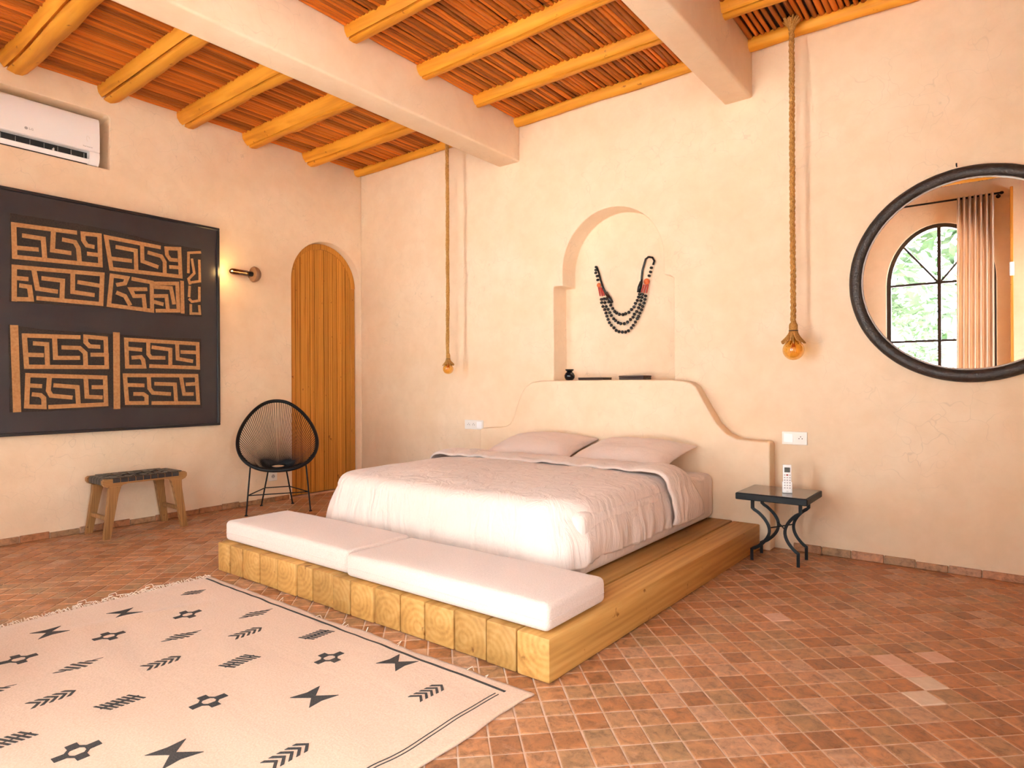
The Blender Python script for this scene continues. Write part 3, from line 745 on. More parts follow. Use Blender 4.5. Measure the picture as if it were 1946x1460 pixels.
for y in (-3.16, -2.98, -3.3):
    P = [(RX0 - .01 - .075 * math.sin(PI * i / 14) * (1 + .3 * math.sin(i)), y + .12 * i / 14 + .015 * math.sin(i * 1.7), .006 + .006 * abs(math.sin(i))) for i in range(15)]; fr.tube(P, .002, 4)
f_ = mk('fringe', fr, M['yarn_cream'], rug); f_['kind'] = 'stuff'

# ------------------------------------------------------------------ framed textile art: outlines of the sewn motifs on the left wall (y, z)
TEXT_TOP = {
  'A': [[(-3.062,2.011),(-3.067,2.237),(-2.698,2.25)],[(-3.062,2.011),(-2.53,2.03),(-2.536,2.259),(-2.646,2.252),(-2.643,2.201),(-2.62,2.166),(-2.583,2.164)],[(-3.006,2.169),(-2.895,2.168),(-2.886,2.023)],[(-3.049,2.077),(-2.936,2.084)],[(-2.833,2.233),(-2.839,2.093),(-2.735,2.092)],[(-2.766,2.183),(-2.698,2.178),(-2.676,2.136),(-2.669,2.035)],[(-2.533,2.107),(-2.606,2.105)]],
  'B': [[(-3.066,1.713),(-3.065,1.941),(-2.518,1.962),(-2.527,1.734),(-2.924,1.736)],[(-3.066,1.716),(-2.968,1.723),(-2.978,1.811),(-3.024,1.814)],[(-3.062,1.864),(-2.997,1.865)],[(-2.951,1.932),(-2.931,1.804),(-2.821,1.797)],[(-2.893,1.882),(-2.778,1.881),(-2.782,1.743)],[(-2.713,1.944),(-2.714,1.805),(-2.584,1.798)],[(-2.534,1.873),(-2.67,1.882)]],
  'C': [[(-2.455,2.014),(-2.49,2.254),(-2.104,2.241)],[(-2.455,2.014),(-1.932,2.022),(-1.941,2.254),(-2.046,2.241),(-2.041,2.186),(-2.014,2.152),(-1.969,2.155)],[(-2.411,2.189),(-2.28,2.184),(-2.276,2.026)],[(-2.451,2.094),(-2.322,2.096)],[(-2.233,2.242),(-2.23,2.106),(-2.122,2.08)],[(-2.178,2.182),(-2.086,2.169),(-2.06,2.127),(-2.06,2.033)],[(-1.937,2.097),(-2.01,2.092)]],
  'D': [[(-2.408,1.897),(-2.36,1.912),(-2.343,1.958),(-2.452,1.962),(-2.473,1.731),(-2.159,1.715),(-2.162,1.945),(-2.298,1.955)],[(-2.409,1.83),(-2.36,1.813),(-2.328,1.754)],[(-2.149,1.938),(-1.96,1.961),(-1.951,1.734),(-2.119,1.719)],[(-2.209,1.884),(-2.319,1.872),(-2.294,1.82),(-2.223,1.828),(-2.214,1.738)],[(-2.131,1.91),(-2.011,1.917),(-1.989,1.797)],[(-2.132,1.838),(-2.048,1.847),(-2.035,1.726)],[(-2.149,1.79),(-2.084,1.778)],[(-1.921,1.975),(-1.917,1.727)]],
  'E': [[(-1.868,2.069),(-1.866,2.233),(-1.769,2.253)],[(-1.837,2.179),(-1.819,2.066),(-1.867,2.011),(-1.857,1.974)],[(-1.775,2.179),(-1.771,2.004),(-1.838,1.986)],[(-1.863,1.867),(-1.858,1.945)],[(-1.776,1.945),(-1.776,1.837),(-1.839,1.821),(-1.858,1.838)],[(-1.849,1.791),(-1.849,1.719),(-1.772,1.725),(-1.777,1.788)]],
}
TEXT_BOT = {
  'A': [[(-3.009,1.464),(-2.679,1.471)],[(-3.009,1.464),(-2.997,1.244),(-2.49,1.25)],[(-2.497,1.472),(-2.49,1.25)],[(-2.497,1.472),(-2.631,1.478),(-2.631,1.435),(-2.605,1.406),(-2.548,1.405)],[(-2.946,1.411),(-2.877,1.409),(-2.873,1.255)],[(-2.996,1.329),(-2.909,1.329)],[(-2.829,1.458),(-2.824,1.312),(-2.683,1.316)],[(-2.773,1.39),(-2.672,1.391),(-2.635,1.354),(-2.632,1.26)],[(-2.49,1.346),(-2.586,1.343)]],
  'B': [[(-2.99,1.186),(-2.998,0.963)],[(-2.99,1.184),(-2.502,1.171),(-2.496,0.965),(-2.856,0.955)],[(-2.998,0.963),(-2.895,0.956),(-2.897,1.021),(-2.917,1.042),(-2.954,1.047)],[(-2.99,1.112),(-2.92,1.107)],[(-2.862,1.169),(-2.869,1.074),(-2.852,1.037),(-2.732,1.022)],[(-2.824,1.111),(-2.688,1.098),(-2.681,0.97)],[(-2.632,1.157),(-2.625,1.025),(-2.534,1.019)],[(-2.499,1.097),(-2.58,1.097)]],
  'C': [[(-2.346,1.257),(-2.353,1.471),(-1.793,1.464),(-1.789,1.258),(-2.169,1.265)],[(-2.346,1.257),(-2.221,1.259),(-2.229,1.314),(-2.246,1.336),(-2.301,1.33)],[(-2.341,1.4),(-2.25,1.395)],[(-2.19,1.448),(-2.19,1.361),(-2.169,1.334),(-2.072,1.335)],[(-2.151,1.418),(-2.018,1.405),(-2.019,1.273)],[(-1.963,1.445),(-1.959,1.331),(-1.846,1.315)],[(-1.808,1.389),(-1.922,1.389)]],
  'D': [[(-2.348,0.97),(-2.363,1.189),(-1.804,1.19),(-1.79,0.956),(-2.153,0.965)],[(-2.348,0.97),(-2.205,0.967),(-2.205,1.021),(-2.23,1.04),(-2.289,1.041)],[(-2.347,1.113),(-2.234,1.109)],[(-2.187,1.177),(-2.183,1.085),(-2.157,1.048),(-2.029,1.037)],[(-2.131,1.122),(-1.983,1.117),(-1.974,0.979)],[(-1.932,1.174),(-1.909,1.035),(-1.843,1.034)],[(-1.809,1.121),(-1.881,1.117)]],
  'E': [[(-3.067,1.513),(-3.053,0.945)]],
  'F': [[(-2.422,1.503),(-2.421,0.946)]],
}
CLOTH_TOP = [(-3.089,2.311),(-2.881,2.314),(-2.668,2.32),(-2.438,2.312),(-2.103,2.283),(-1.759,2.28),(-1.759,1.976),(-1.755,1.697),(-2.106,1.701),(-2.504,1.706),(-2.814,1.698),(-3.092,1.695),(-3.086,2.012)]
CLOTH_BOT = [(-3.099,1.534),(-2.885,1.513),(-2.597,1.514),(-2.361,1.507),(-2.018,1.503),(-1.763,1.508),(-1.77,1.219),(-1.757,0.911),(-2.11,0.925),(-2.444,0.937),(-2.747,0.926),(-3.092,0.925),(-3.094,1.242)]
NECK = {
  'outer': [(2.862,1.805),(2.864,1.778),(2.876,1.745),(2.892,1.717),(2.904,1.689),(2.913,1.662),(2.924,1.634),(2.936,1.607),(2.954,1.584),(2.978,1.562),(2.999,1.539),(3.025,1.527),(3.055,1.523),(3.084,1.521),(3.11,1.53),(3.136,1.552),(3.153,1.572),(3.171,1.597),(3.188,1.622),(3.199,1.641),(3.211,1.666),(3.225,1.691),(3.236,1.716),(3.248,1.743),(3.256,1.771),(3.262,1.798)],
  'mid': [(2.886,1.808),(2.895,1.775),(2.907,1.742),(2.925,1.717),(2.94,1.689),(2.955,1.664),(2.976,1.636),(2.993,1.619),(3.017,1.602),(3.04,1.592),(3.073,1.59),(3.102,1.601),(3.128,1.62),(3.151,1.637),(3.162,1.66),(3.183,1.681),(3.2,1.709),(3.211,1.733),(3.22,1.764),(3.228,1.789),(3.234,1.814)],
  'inner': [(2.91,1.806),(2.931,1.778),(2.949,1.75),(2.967,1.722),(2.985,1.696),(3.003,1.682),(3.029,1.669),(3.061,1.664),(3.085,1.67),(3.114,1.679),(3.137,1.7),(3.16,1.719),(3.172,1.747),(3.189,1.769),(3.2,1.794),(3.209,1.816)],
  'single': [(2.814,2.079),(2.811,2.055),(2.81,2.031),(2.823,2.003),(2.829,1.97),(3.293,1.954),(3.305,1.983),(3.312,2.015)],
  'ball': [(2.843,1.925),(3.274,1.91)],
  'cordr': [(3.324,2.037),(3.335,2.068),(3.319,2.096),(3.286,2.105),(3.261,2.091),(3.247,2.049),(3.232,2.004),(3.226,1.953),(3.223,1.913)],
  'wrapr': [(3.223,1.918),(3.209,1.873),(3.199,1.832)],
  'cordl': [(2.814,2.085),(2.835,2.034),(2.853,1.967),(2.877,1.9),(2.904,1.849)],
  'wrapl': [(2.905,1.86),(2.935,1.809),(2.958,1.77)],
  'tassel': [[(2.838,1.907),(2.854,1.833)],[(2.853,1.905),(2.874,1.831)],[(2.865,1.901),(2.892,1.832)],[(3.251,1.889),(3.229,1.83)],[(3.268,1.885),(3.248,1.823)],[(3.285,1.886),(3.27,1.818)]]}
AY0, AY1, AZ0, AZ1 = -3.245, -1.600, 0.757, 2.490
art = root('framed_textile', (0.0, (AY0 + AY1) / 2, AZ0)); tag(art, 'large black-framed pair of dark raffia textiles with tan maze motifs', 'wall art')
for a in ((AY0, AY1, AZ0, AZ0 + .022), (AY0, AY1, AZ1 - .022, AZ1), (AY0, AY0 + .022, AZ0 + .022, AZ1 - .022), (AY1 - .022, AY1, AZ0 + .022, AZ1 - .022)):
    mk('frame_bar', MB().rbox(0.002, 0.048, *a, .003, 1), M['frame_black'], art)
mk('backing_board', MB().box(0.002, 0.030, AY0 + .02, AY1 - .02, AZ0 + .02, AZ1 - .02), M['board'], art)
def ribbon(path, w):
    P = [Vector(p) for p in path]; L = []; R_ = []
    d0 = (P[1] - P[0]).normalized(); P[0] = P[0] - d0 * w * .45; d1_ = (P[-1] - P[-2]).normalized(); P[-1] = P[-1] + d1_ * w * .45
    for i, p in enumerate(P):
        a = (P[i] - P[i - 1]).normalized() if i else (P[1] - P[0]).normalized()
        b = (P[i + 1] - P[i]).normalized() if i < len(P) - 1 else a
        n1 = Vector((-a.y, a.x)); n2 = Vector((-b.y, b.x)); n = (n1 + n2); n = n / max(0.55, n.dot(n1)) if n.length > 1e-4 else n1
        L.append(p + n * w / 2); R_.append(p - n * w / 2)
    m = MB(); top = 0.0370 + random.random() * .0016
    for i in range(len(P) - 1):
        m.prism([tuple(L[i]), tuple(L[i + 1]), tuple(R_[i + 1]), tuple(R_[i])], wallYZ, 0.033, top)
    return m
for outline, motifs, lab in ((CLOTH_TOP, TEXT_TOP, 'upper'), (CLOTH_BOT, TEXT_BOT, 'lower')):
    fine = []
    for i in range(len(outline)):
        a, b = outline[i], outline[(i + 1) % len(outline)]
        for k in range(6): t = k / 6; fine.append((a[0] + (b[0] - a[0]) * t + .004 * N3(i * 3 + k, 1.5), a[1] + (b[1] - a[1]) * t + .004 * N3(i * 3 + k, 7.5)))
    cl = mk('textile', MB().prism(fine, wallYZ, 0.0295, 0.034), M['raffia_dark'], art); cl['label'] = lab + ' dark raffia cloth with tan maze pattern'
    for key, lines in motifs.items():
        m = MB()
        for l in lines:
            w = 0.030 if not (lab == 'upper' and key == 'E') else 0.021
            if lab == 'lower' and key in 'EF': w = 0.046
            k = ribbon(l, w); m.add(k.v, k.f)
        mk('sewn_motif', m, M['raffia'], cl)

# ------------------------------------------------------------------ cord lounge chair
ch = root('lounge_chair', (0.375, -1.250, 0.0), (0, 0, math.radians(60))); tag(ch, 'black egg-shaped string lounge chair on thin steel legs beside the arched door', 'chair')
def ring_pt(phi):
    w = .5 - .5 * math.cos(phi); sn = math.sin(phi); lat = 0.318 * math.copysign(abs(sn) ** .88, sn) * (1 + 0.23 * math.cos(phi))
    return Vector((lat, -0.33 + 0.56 * w, 0.385 + 0.575 * w ** 1.06 + 0.03 * math.sin(phi) ** 2 * (1 - w)))
mk('rim', MB().tube([ring_pt(2 * PI * i / 72) for i in range(72)], 0.0155, 10, True), M['cord'], ch, smooth=True, local=True)
ic = Vector((0, -0.03, 0.375))
def in_pt(phi): return ic + Vector((0.062 * math.sin(phi), -0.05 * math.cos(phi), 0.012 - 0.012 * math.cos(phi)))
mk('hub_ring', MB().tube([in_pt(2 * PI * i / 28) for i in range(28)], 0.009, 8, True), M['cord'], ch, smooth=True, local=True)
cords = MB()
for i in range(92):
    p = 2 * PI * i / 92; a, b = ring_pt(p), in_pt(p); mid = (a + b) / 2 - Vector((0, 0, 0.018))
    cords.tube([a, mid, b], 0.0031, 4, cap=False)
c_ = mk('string_webbing', cords, M['cord'], ch, smooth=True, local=True); c_['kind'] = 'stuff'
feet = {'fl': (-.26, -.22), 'fr': (.26, -.22), 'rl': (-.135, .215), 'rr': (.135, .215)}
tops = {'fl': (-.225, -.19, .425), 'fr': (.225, -.19, .425), 'rl': (-.075, .13, .345), 'rr': (.075, .13, .345)}
for k in feet:
    mk('leg', MB().tube([(*feet[k], 0.006), tops[k]], 0.0065, 8).lathe([(0.013, 0), (0.013, 0.007), (0.007, 0.012)], lambda x, y, h, f=feet[k]: (f[0] + x, f[1] + y, h), 10), M['iron'], ch, smooth=math.radians(40), local=True)
def leg_at(k, z): f = Vector((*feet[k], 0)); t = Vector(tops[k]); return f + (t - f) * (z / t.z)
for a, b in (('fl', 'fr'), ('fl', 'rl'), ('fr', 'rr'), ('rl', 'rr')):
    mk('stretcher', MB().tube([leg_at(a, .17), leg_at(b, .17)], 0.005, 6), M['iron'], ch, smooth=True, local=True)
mk('support_frame', MB().tube([ring_pt(1.05) * 1, Vector(tops['fr']) , Vector(tops['rr']), Vector(tops['rl']), Vector(tops['fl']), ring_pt(-1.05)], 0.006, 6), M['iron'], ch, smooth=True, local=True)

# ------------------------------------------------------------------ woven-strap stool
st = root('stool', (0.235, -2.355, 0.0)); tag(st, 'teak stool with woven black leather strap seat below the textile art', 'stool')
SX0, SX1, SY0, SY1, SZ = 0.085, 0.385, -2.650, -2.060, 0.432
for x in (SX0, SX1):
    prof = [(SY0 + .012, SZ - .052), (SY0, SZ - .034), (SY0, SZ - .012), (SY0 + .014, SZ), (SY0 + .05, SZ - .001), (SY1 - .05, SZ - .001), (SY1 - .014, SZ), (SY1, SZ - .012), (SY1, SZ - .034), (SY1 - .012, SZ - .052)]
    curve = [(SY1 - .05 - .004 * i, SZ - .052 - .012 * (1 - i / 6) ** 2) for i in range(7)]
    prof += [(SY1 - .045, SZ - .066), (SY1 - .115, SZ - .064), (SY1 - .13, SZ - .050), (SY1 - .16, SZ - .043), (SY0 + .16, SZ - .043), (SY0 + .13, SZ - .050), (SY0 + .115, SZ - .064), (SY0 + .045, SZ - .066)]
    mk('rail', MB().prism(prof, wallYZ, x - .019, x + .019), M['teak_y'], st, origin=(x, -2.35, SZ + .02), smooth=math.radians(35))
def leg_(x, ytop, yfoot, xf):
    m = MB(); s = 1 if yfoot > ytop else -1
    vs = []
    for z, yc, w, xx in ((SZ - .060, ytop, .040, x), (SZ - .12, ytop + s * .010, .031, x + (xf - x) * .15), (0.0, yfoot, .022, xf)):
        for a, b in ((-1, -1), (1, -1), (1, 1), (-1, 1)): vs.append((xx + a * (.019 if z > .1 else .016), yc + b * w, z))
    m.add(vs, [(3, 2, 1, 0), (8, 9, 10, 11)] + [(r * 4 + i, r * 4 + (i + 1) % 4, r * 4 + 4 + (i + 1) % 4, r * 4 + 4 + i) for r in (0, 1) for i in range(4)])
    mk('leg', m, M['teak'], st, origin=(x, yfoot, .2), smooth=math.radians(25))
for x, xf in ((SX0, SX0 - .022), (SX1, SX1 + .014)):
    leg_(x, SY0 + .080, SY0 + .022, xf); leg_(x, SY1 - .080, SY1 - .022, xf)
for y in (SY0 + .040, SY1 - .040):
    mk('stretcher', MB().rbox(SX0 + .003, SX1 - .003, y - .012, y + .012, .128, .158, .004, 1), M['teak'], st)
for y in (SY0 + .03, SY1 - .03):
    mk('end_rail', MB().rbox(SX0 + .019, SX1 - .019, y - .016, y + .016, SZ - .042, SZ - .006, .008, 2), M['teak'], st)
nc, nl = 9, 5; y_a, y_b = SY0 + .062, SY1 - .062; pc = (y_b - y_a) / nc; pl = (SX1 - SX0 - .05) / nl
def sag(x, y): u = (x - .235) / .15; v = (y + 2.355) / .295; return SZ + .004 - .022 * max(0, 1 - u * u) * max(0, 1 - v * v)
def strap(path, side, w, t=.0032):
    P = [Vector(p) for p in path]; S = Vector(side) * w / 2; vs = []; fs = []
    for i, p in enumerate(P):
        a = P[max(0, i - 1)]; b = P[min(len(P) - 1, i + 1)]; n = (b - a).normalized().cross(Vector(side)).normalized() * t / 2
        vs += [p + S + n, p - S + n, p - S - n, p + S - n]
    for i in range(len(P) - 1):
        for j in range(4): fs.append((i * 4 + j, i * 4 + (j + 1) % 4, i * 4 + 4 + (j + 1) % 4, i * 4 + 4 + j))
    fs += [(3, 2, 1, 0), tuple(len(P) * 4 - 4 + j for j in range(4))]
    return MB().add(vs, fs)
for i in range(nc):
    y = y_a + (i + .5) * pc; path = [(SX0 - .021, y, SZ - .030), (SX0 - .0215, y, SZ - .006), (SX0 - .012, y, SZ + .004)]
    for k in range(nl * 4 + 1):
        x = SX0 + .025 + (SX1 - SX0 - .05) * k / (nl * 4); path.append((x, y, sag(x, y) + .0038 * math.cos(PI * ((x - SX0 - .025) / pl - .5 + i)) * (1 if 0 < k < nl * 4 else .4)))
    path += [(SX1 + .012, y, SZ + .004), (SX1 + .0215, y, SZ - .006), (SX1 + .021, y, SZ - .030)]
    mk('strap', strap(path, (0, 1, 0), pc * .90), M['leather'], st, smooth=math.radians(50))
for j in range(nl):
    x = SX0 + .025 + (j + .5) * pl; path = [(x, SY0 + .010, SZ - .045), (x, SY0 + .010, SZ - .010), (x, SY0 + .022, SZ + .002), (x, SY0 + .045, SZ + .002)]
    for k in range(nc * 4 + 1):
        y = y_a + (y_b - y_a) * k / (nc * 4); path.append((x, y, sag(x, y) - .0038 * math.cos(PI * ((y - y_a) / pc - .5 + j))))
    path += [(x, SY1 - .045, SZ + .002), (x, SY1 - .022, SZ + .002), (x, SY1 - .010, SZ - .010), (x, SY1 - .010, SZ - .045)]
    mk('strap', strap(path, (1, 0, 0), pl * .88), M['leather'], st, smooth=math.radians(50))

# ------------------------------------------------------------------ wall air conditioner
ac = root('air_conditioner', (-0.06, -2.96, 2.792)); tag(ac, 'white wall air conditioner recessed in a niche above the textile art', 'air conditioner')
Y0, Y1 = -3.40, -2.520
body = [(-.20, 2.80), (-.20, 3.165), (-.03, 3.165), (-.012, 3.155), (.0, 3.13), (.006, 3.02), (.004, 2.905), (-.004, 2.895), (-.06, 2.892), (-.06, 2.800)]
pz = lambda a, b, d: (a, d, b)
mk('body', MB().prism(body, pz, Y0, Y1), M['white_plastic'], ac, smooth=math.radians(30))
mk('panel_lip', MB().rbox(-.05, .0075, Y0 + .002, Y1 - .002, 2.897, 2.908, .003, 2), M['white_plastic'], ac)
cap = [(-.055, 2.797), (-.055, 2.893), (.003, 2.893), (.004, 2.86), (-.004, 2.825), (-.024, 2.800)]
for a, b in ((Y1 - .068, Y1), (Y0, Y0 + .068)): mk('end_cap', MB().prism(cap, pz, a, b), M['white_plastic'], ac, smooth=math.radians(30))
mk('air_slot', MB().box(-.058, -.050, Y0 + .068, Y1 - .068, 2.80, 2.893), M['dark_slot'], ac)
fl_ = mk('flap', MB().prism([(-.022, 2.804), (-.016, 2.801), (.002, 2.831), (-.004, 2.835)], pz, Y0 + .07, Y1 - .07), M['white_plastic'], ac)
for k in range(9): mk('louvre', MB().box(-.05, -.044, Y0 + .11 + k * .085, Y0 + .112 + k * .085, 2.850, 2.885), M['grey_print'], ac)
mk('flap_hinge', MB().rbox(-.03, .001, -2.821, -2.813, 2.828, 2.856, .003, 1), M['white_plastic'], ac)
mk('seal', MB().box(-.15, -.028, Y0 + .01, Y1 - .01, 2.791, 2.799), M['dark_slot'], ac)
def text(body_, size, loc, rot, material, parent, ext=.0006):
    cu = bpy.data.curves.new('lettering', 'FONT'); cu.body = body_; cu.size = size; cu.extrude = ext; cu.align_x = 'CENTER'; cu.align_y = 'CENTER'; cu.resolution_u = 2
    t = bpy.data.objects.new('lettering', cu); COL.objects.link(t)
    dg = bpy.context.evaluated_depsgraph_get(); dg.update(); me = bpy.data.meshes.new_from_object(t.evaluated_get(dg)); bpy.data.objects.remove(t, do_unlink=True)
    o = put('lettering', me, material, parent, Vector(loc) - Vector(WPOS[parent])); o.rotation_euler = rot; return o
text('LG', .022, (.0068, -2.955, 2.945), (PI / 2, 0, PI / 2), M['grey_print'], ac)
mk('logo_disc', MB().lathe([(.010, 0), (.010, .0006)], lambda x, y, h: (.0062 + h, -2.985 + x, 2.945 + y), 20), M['grey_print'], ac)
text('Dual Inverter', .012, (.0056, -2.60, 2.925), (PI / 2, 0, PI / 2), M['grey_print'], ac)
mk('swirl_mark', MB().tube([(.0060, -2.60 + .012 * math.cos(a * .5) * (1 - a * .04), 2.985 + .020 * math.sin(a * .5)) for a in range(11)], .0016, 5), M['socket'], ac)

# ------------------------------------------------------------------ wall sconce
sc = root('wall_sconce', (0.0, -1.285, 2.122)); tag(sc, 'brown ceramic wall sconce holding a lit tubular bulb beside the textile art', 'wall lamp')
mk('cup', MB().lathe([(.020, -.012), (.066, -.010), (.072, 0), (.070, .015), (.060, .036), (.042, .052), (.018, .060), (.002, .061)], lambda x, y, h: (.078 + x, -1.300 + h, 2.122 + y), 28), M['ceramic'], sc, smooth=math.radians(50))
mk('wall_plate', MB().lathe([(.030, .001), (.030, .012), (.012, .016), (.012, .020)], lambda x, y, h: (h, -1.285 + x, 2.122 + y), 20), M['ceramic'], sc, smooth=math.radians(40))
mk('socket_sleeve', MB().lathe([(.021, 0), (.021, .05), (.017, .052)], lambda x, y, h: (.078 + x, -1.308 - h, 2.122 + y), 16), M['iron'], sc, smooth=math.radians(40))
blb = mk('bulb', MB().lathe([(.016, .04), (.026, .055), (.028, .19), (.024, .208), (.013, .219), (.001, .223)], lambda x, y, h: (.078 + x, -1.308 - h, 2.122 + y), 16), M['smoke_glass'], sc, smooth=math.radians(60))
mk('filament', MB().tube([(.078, -1.355, 2.122), (.078, -1.495, 2.122)], .003, 6), M['filament'], blb)
pl_ = bpy.data.lights.new('sconce_light', 'POINT'); pl_.energy = 0.4; pl_.color = (1.0, .62, .22); pl_.shadow_soft_size = .04
plo = bpy.data.objects.new('sconce_light', pl_); COL.objects.link(plo); plo.location = (.13, -1.545, 2.122)

# ------------------------------------------------------------------ rope pendants
def frayed(mb, cx, cy, z, r0, r1, h, n=26, flip=1):
    for k in range(n):
        a = 2 * PI * k / n + random.uniform(-.1, .1); rr = r1 * random.uniform(.85, 1.1); hh = h * random.uniform(.85, 1.1); P = []
        for i in range(6):
            t = i / 5; r = r0 + (rr - r0) * t ** 1.7; P.append((cx + r * math.cos(a + .15 * t), cy + r * math.sin(a + .15 * t), z - flip * hh * t))
        mb.tube(P, [.0058, .0058, .006, .0062, .006, .004], 5)
def pendant(x, y, zb, rb, label, top_z):
    r = root('pendant_lamp', (x, y, zb - rb)); tag(r, label, 'pendant lamp', 'rope pendant lamps')
    hc = rb * 1.15; zc = zb + rb * 1.9; kr = max(.019, rb * .40)
    m = MB(); L = top_z - (zc + .035); n = 150
    for k in range(6):
        s = 1 if k < 3 else -1; ph = 2 * PI * k / 3 + (.5 if k >= 3 else 0)
        P = []
        for i in range(n + 1):
            z = zc + .03 + L * i / n; a = ph + s * (z * 58.0); ox = .004 * N3(z * 2.1, x * 3) + .006 * N3(z * .9, x)
            rr = .0095 + .0018 * math.sin(a * 1.5 + k); P.append((x + ox + rr * math.cos(a), y + .004 * N3(z * 2, 5 + x) + rr * math.sin(a), z))
        m.tube(P, .0078, 5)
    mk('rope', m, M['rope'], r, smooth=True)
    k = MB().lathe([(.010, zc + .058), (kr * .72, zc + .050), (kr, zc + .036), (kr, zc + .006), (kr * .92, zc), (kr * .92, zc - .006)], lambda a, b, h: (x + a, y + b, h), 18)
    mk('knot', k, M['rope'], r, smooth=math.radians(50))
    mk('binding', MB().tube([(x + kr * math.cos(2 * PI * i / 20), y + kr * math.sin(2 * PI * i / 20), zc) for i in range(20)], .003, 5, True), M['bookwood'], r)
    f = MB(); frayed(f, x, y, zc - .002, kr * .8, rb * 1.06, hc)
    mk('frayed_collar', f, M['rope'], r, smooth=True)
    prof = [(.013, zb + rb * 1.7), (.016, zb + rb * 1.12)] + [(rb * math.sin(a), zb + rb * math.cos(a)) for a in [PI * (.12 + .86 * i / 18) for i in range(19)]]
    b = mk('bulb', MB().lathe(prof, lambda a, c, h: (x + a, y + c, h), 32), M['bulbglass'], r, smooth=math.radians(60))
    fil = MB()
    for s in range(4):
        a0 = 2 * PI * s / 4; fil.tube([(x + .010 * math.cos(a0), y + .010 * math.sin(a0), zb + rb * .5), (x + .018 * math.cos(a0 + .5), y + .018 * math.sin(a0 + .5), zb - rb * .3), (x + .012 * math.cos(a0 + 1), y + .012 * math.sin(a0 + 1), zb + rb * .45)], .0011, 4)
    fil.tube([(x, y, zb + rb * 1.0), (x, y, zb + rb * .3)], .008, 8)
    mk('filament', fil, M['amber'], b)
    ro = MB(); frayed(ro, x, y, top_z - .055, .016, .050, .055, 24, -1); ro.lathe([(.012, top_z - .075), (.020, top_z - .065), (.023, top_z - .05), (.019, top_z - .04)], lambda a, c, h: (x + a, y + c, h), 16)
    mk('ceiling_collar', ro, M['rope'], r, smooth=True)
pendant(1.495, -0.225, 1.247, .048, 'thin rope pendant lamp with amber bulb hanging near the wooden door corner', 3.395)
pendant(4.452, -0.195, 1.310, .064, 'rope pendant lamp with larger amber globe hanging beside the round mirror', 3.395)

# ------------------------------------------------------------------ round mirror
MX, MZ, MR = 5.352, 1.712, 0.612
mi = root('round_mirror', (MX, 0.0, MZ - MR)); tag(mi, 'round wall mirror in a thick dark hammered frame beside the larger pendant', 'mirror')
fm = MB(); vs = []; n, k = 120, 14
for i in range(n):
    a = 2 * PI * i / n
    for j in range(k):
        b = 2 * PI * j / k; rr = MR - .036 + .036 * math.cos(b) + .0012 * N3(i * .9, j * 1.3); yy = -.030 + .029 * math.sin(b)
        vs.append((MX + rr * math.cos(a), yy, MZ + rr * math.sin(a)))
fm.add(vs, [(i * k + j, i * k + (j + 1) % k, ((i + 1) % n) * k + (j + 1) % k, ((i + 1) % n) * k + j) for i in range(n) for j in range(k)])
mk('frame', fm, M['tamegroute'], mi, smooth=True)
mk('beaded_rim', MB().tube([(MX + (MR - .073) * math.cos(2 * PI * i / 200), -.040, MZ + (MR - .073) * math.sin(2 * PI * i / 200)) for i in range(200)], [.0045 + .0015 * (i % 2) for i in range(200)], 6, True), M['silver_bead'], mi, smooth=True)
mk('mirror_glass', MB().lathe([(MR - .066, 0), (MR - .066, .008)], lambda x, y, h: (MX + x, -.036 + h, MZ + y), 96), M['mirror'], mi)
mk('hook', MB().tube([(5.29, -.001, MZ + MR + .014), (5.29, -.03, MZ + MR + .012), (5.29, -.034, MZ + MR + .026)], .004, 6), M['iron'], mi)

# ------------------------------------------------------------------ necklace in the niche
nk = root('bead_necklace', (3.06, 0.19, 1.75)); tag(nk, 'black three-strand bead necklace with red thread hung in the arched niche', 'necklace')
NY = 0.178
bd = mesh_of('bead', MB().lathe([(.004, -.0105), (.0110, -.008), (.0142, 0), (.0110, .008), (.004, .0105)], lambda x, y, h: (x, y, h), 12), smooth=math.radians(60)); bd.materials.append(M['bead'])
def bead_run(P):
    for i, (x, z) in enumerate(P):
        a = P[max(0, i - 1)]; b = P[min(len(P) - 1, i + 1)]; o = put('bead', bd, None, nk, Vector((x, NY, z)) - Vector(WPOS[nk]))
        o.rotation_euler = (0, math.atan2(b[0] - a[0], b[1] - a[1]), 0)
for k in ('outer', 'mid', 'inner'): bead_run(NECK[k])
bead_run(NECK['single'][:5]); bead_run(NECK['single'][5:])
for k in ('outer', 'mid', 'inner'): mk('string', MB().tube([(x, NY, z) for x, z in NECK[k]], .002, 5), M['yarn_black'], nk)
for (x, z), r in zip(NECK['ball'], (.019, .025)):
    mk('ball', MB().lathe([(r * math.sin(PI * (i + .02) / 10.04), r * math.cos(PI * (i + .02) / 10.04)) for i in range(11)], lambda a, b, h: (x + a, NY - .006 + b * .7, z + h), 18), M['amber'], nk, smooth=True)
for t in NECK['tassel']: mk('tassel', MB().tube([(t[0][0], NY - .004, t[0][1]), (t[1][0], NY - .004, t[1][1])], .0062, 6), M['red_thread'], nk, smooth=math.radians(50))
for k, r in (('cordr', .0085), ('cordl', .0085)): mk('cord', MB().tube([(x, NY + .006, z) for x, z in NECK[k]], r, 7), M['bead'], nk, smooth=True)
for k in ('wrapr', 'wrapl'): mk('cord_wrap', MB().tube([(x, NY + .004, z) for x, z in NECK[k]], [.012, .018, .015], 8), M['bead'], nk, smooth=True)
for x, z in (NECK['cordr'][3], NECK['cordl'][0]): mk('nail', MB().tube([(x, NY - .012, z), (x, .199, z)], .003, 6), M['iron'], nk)

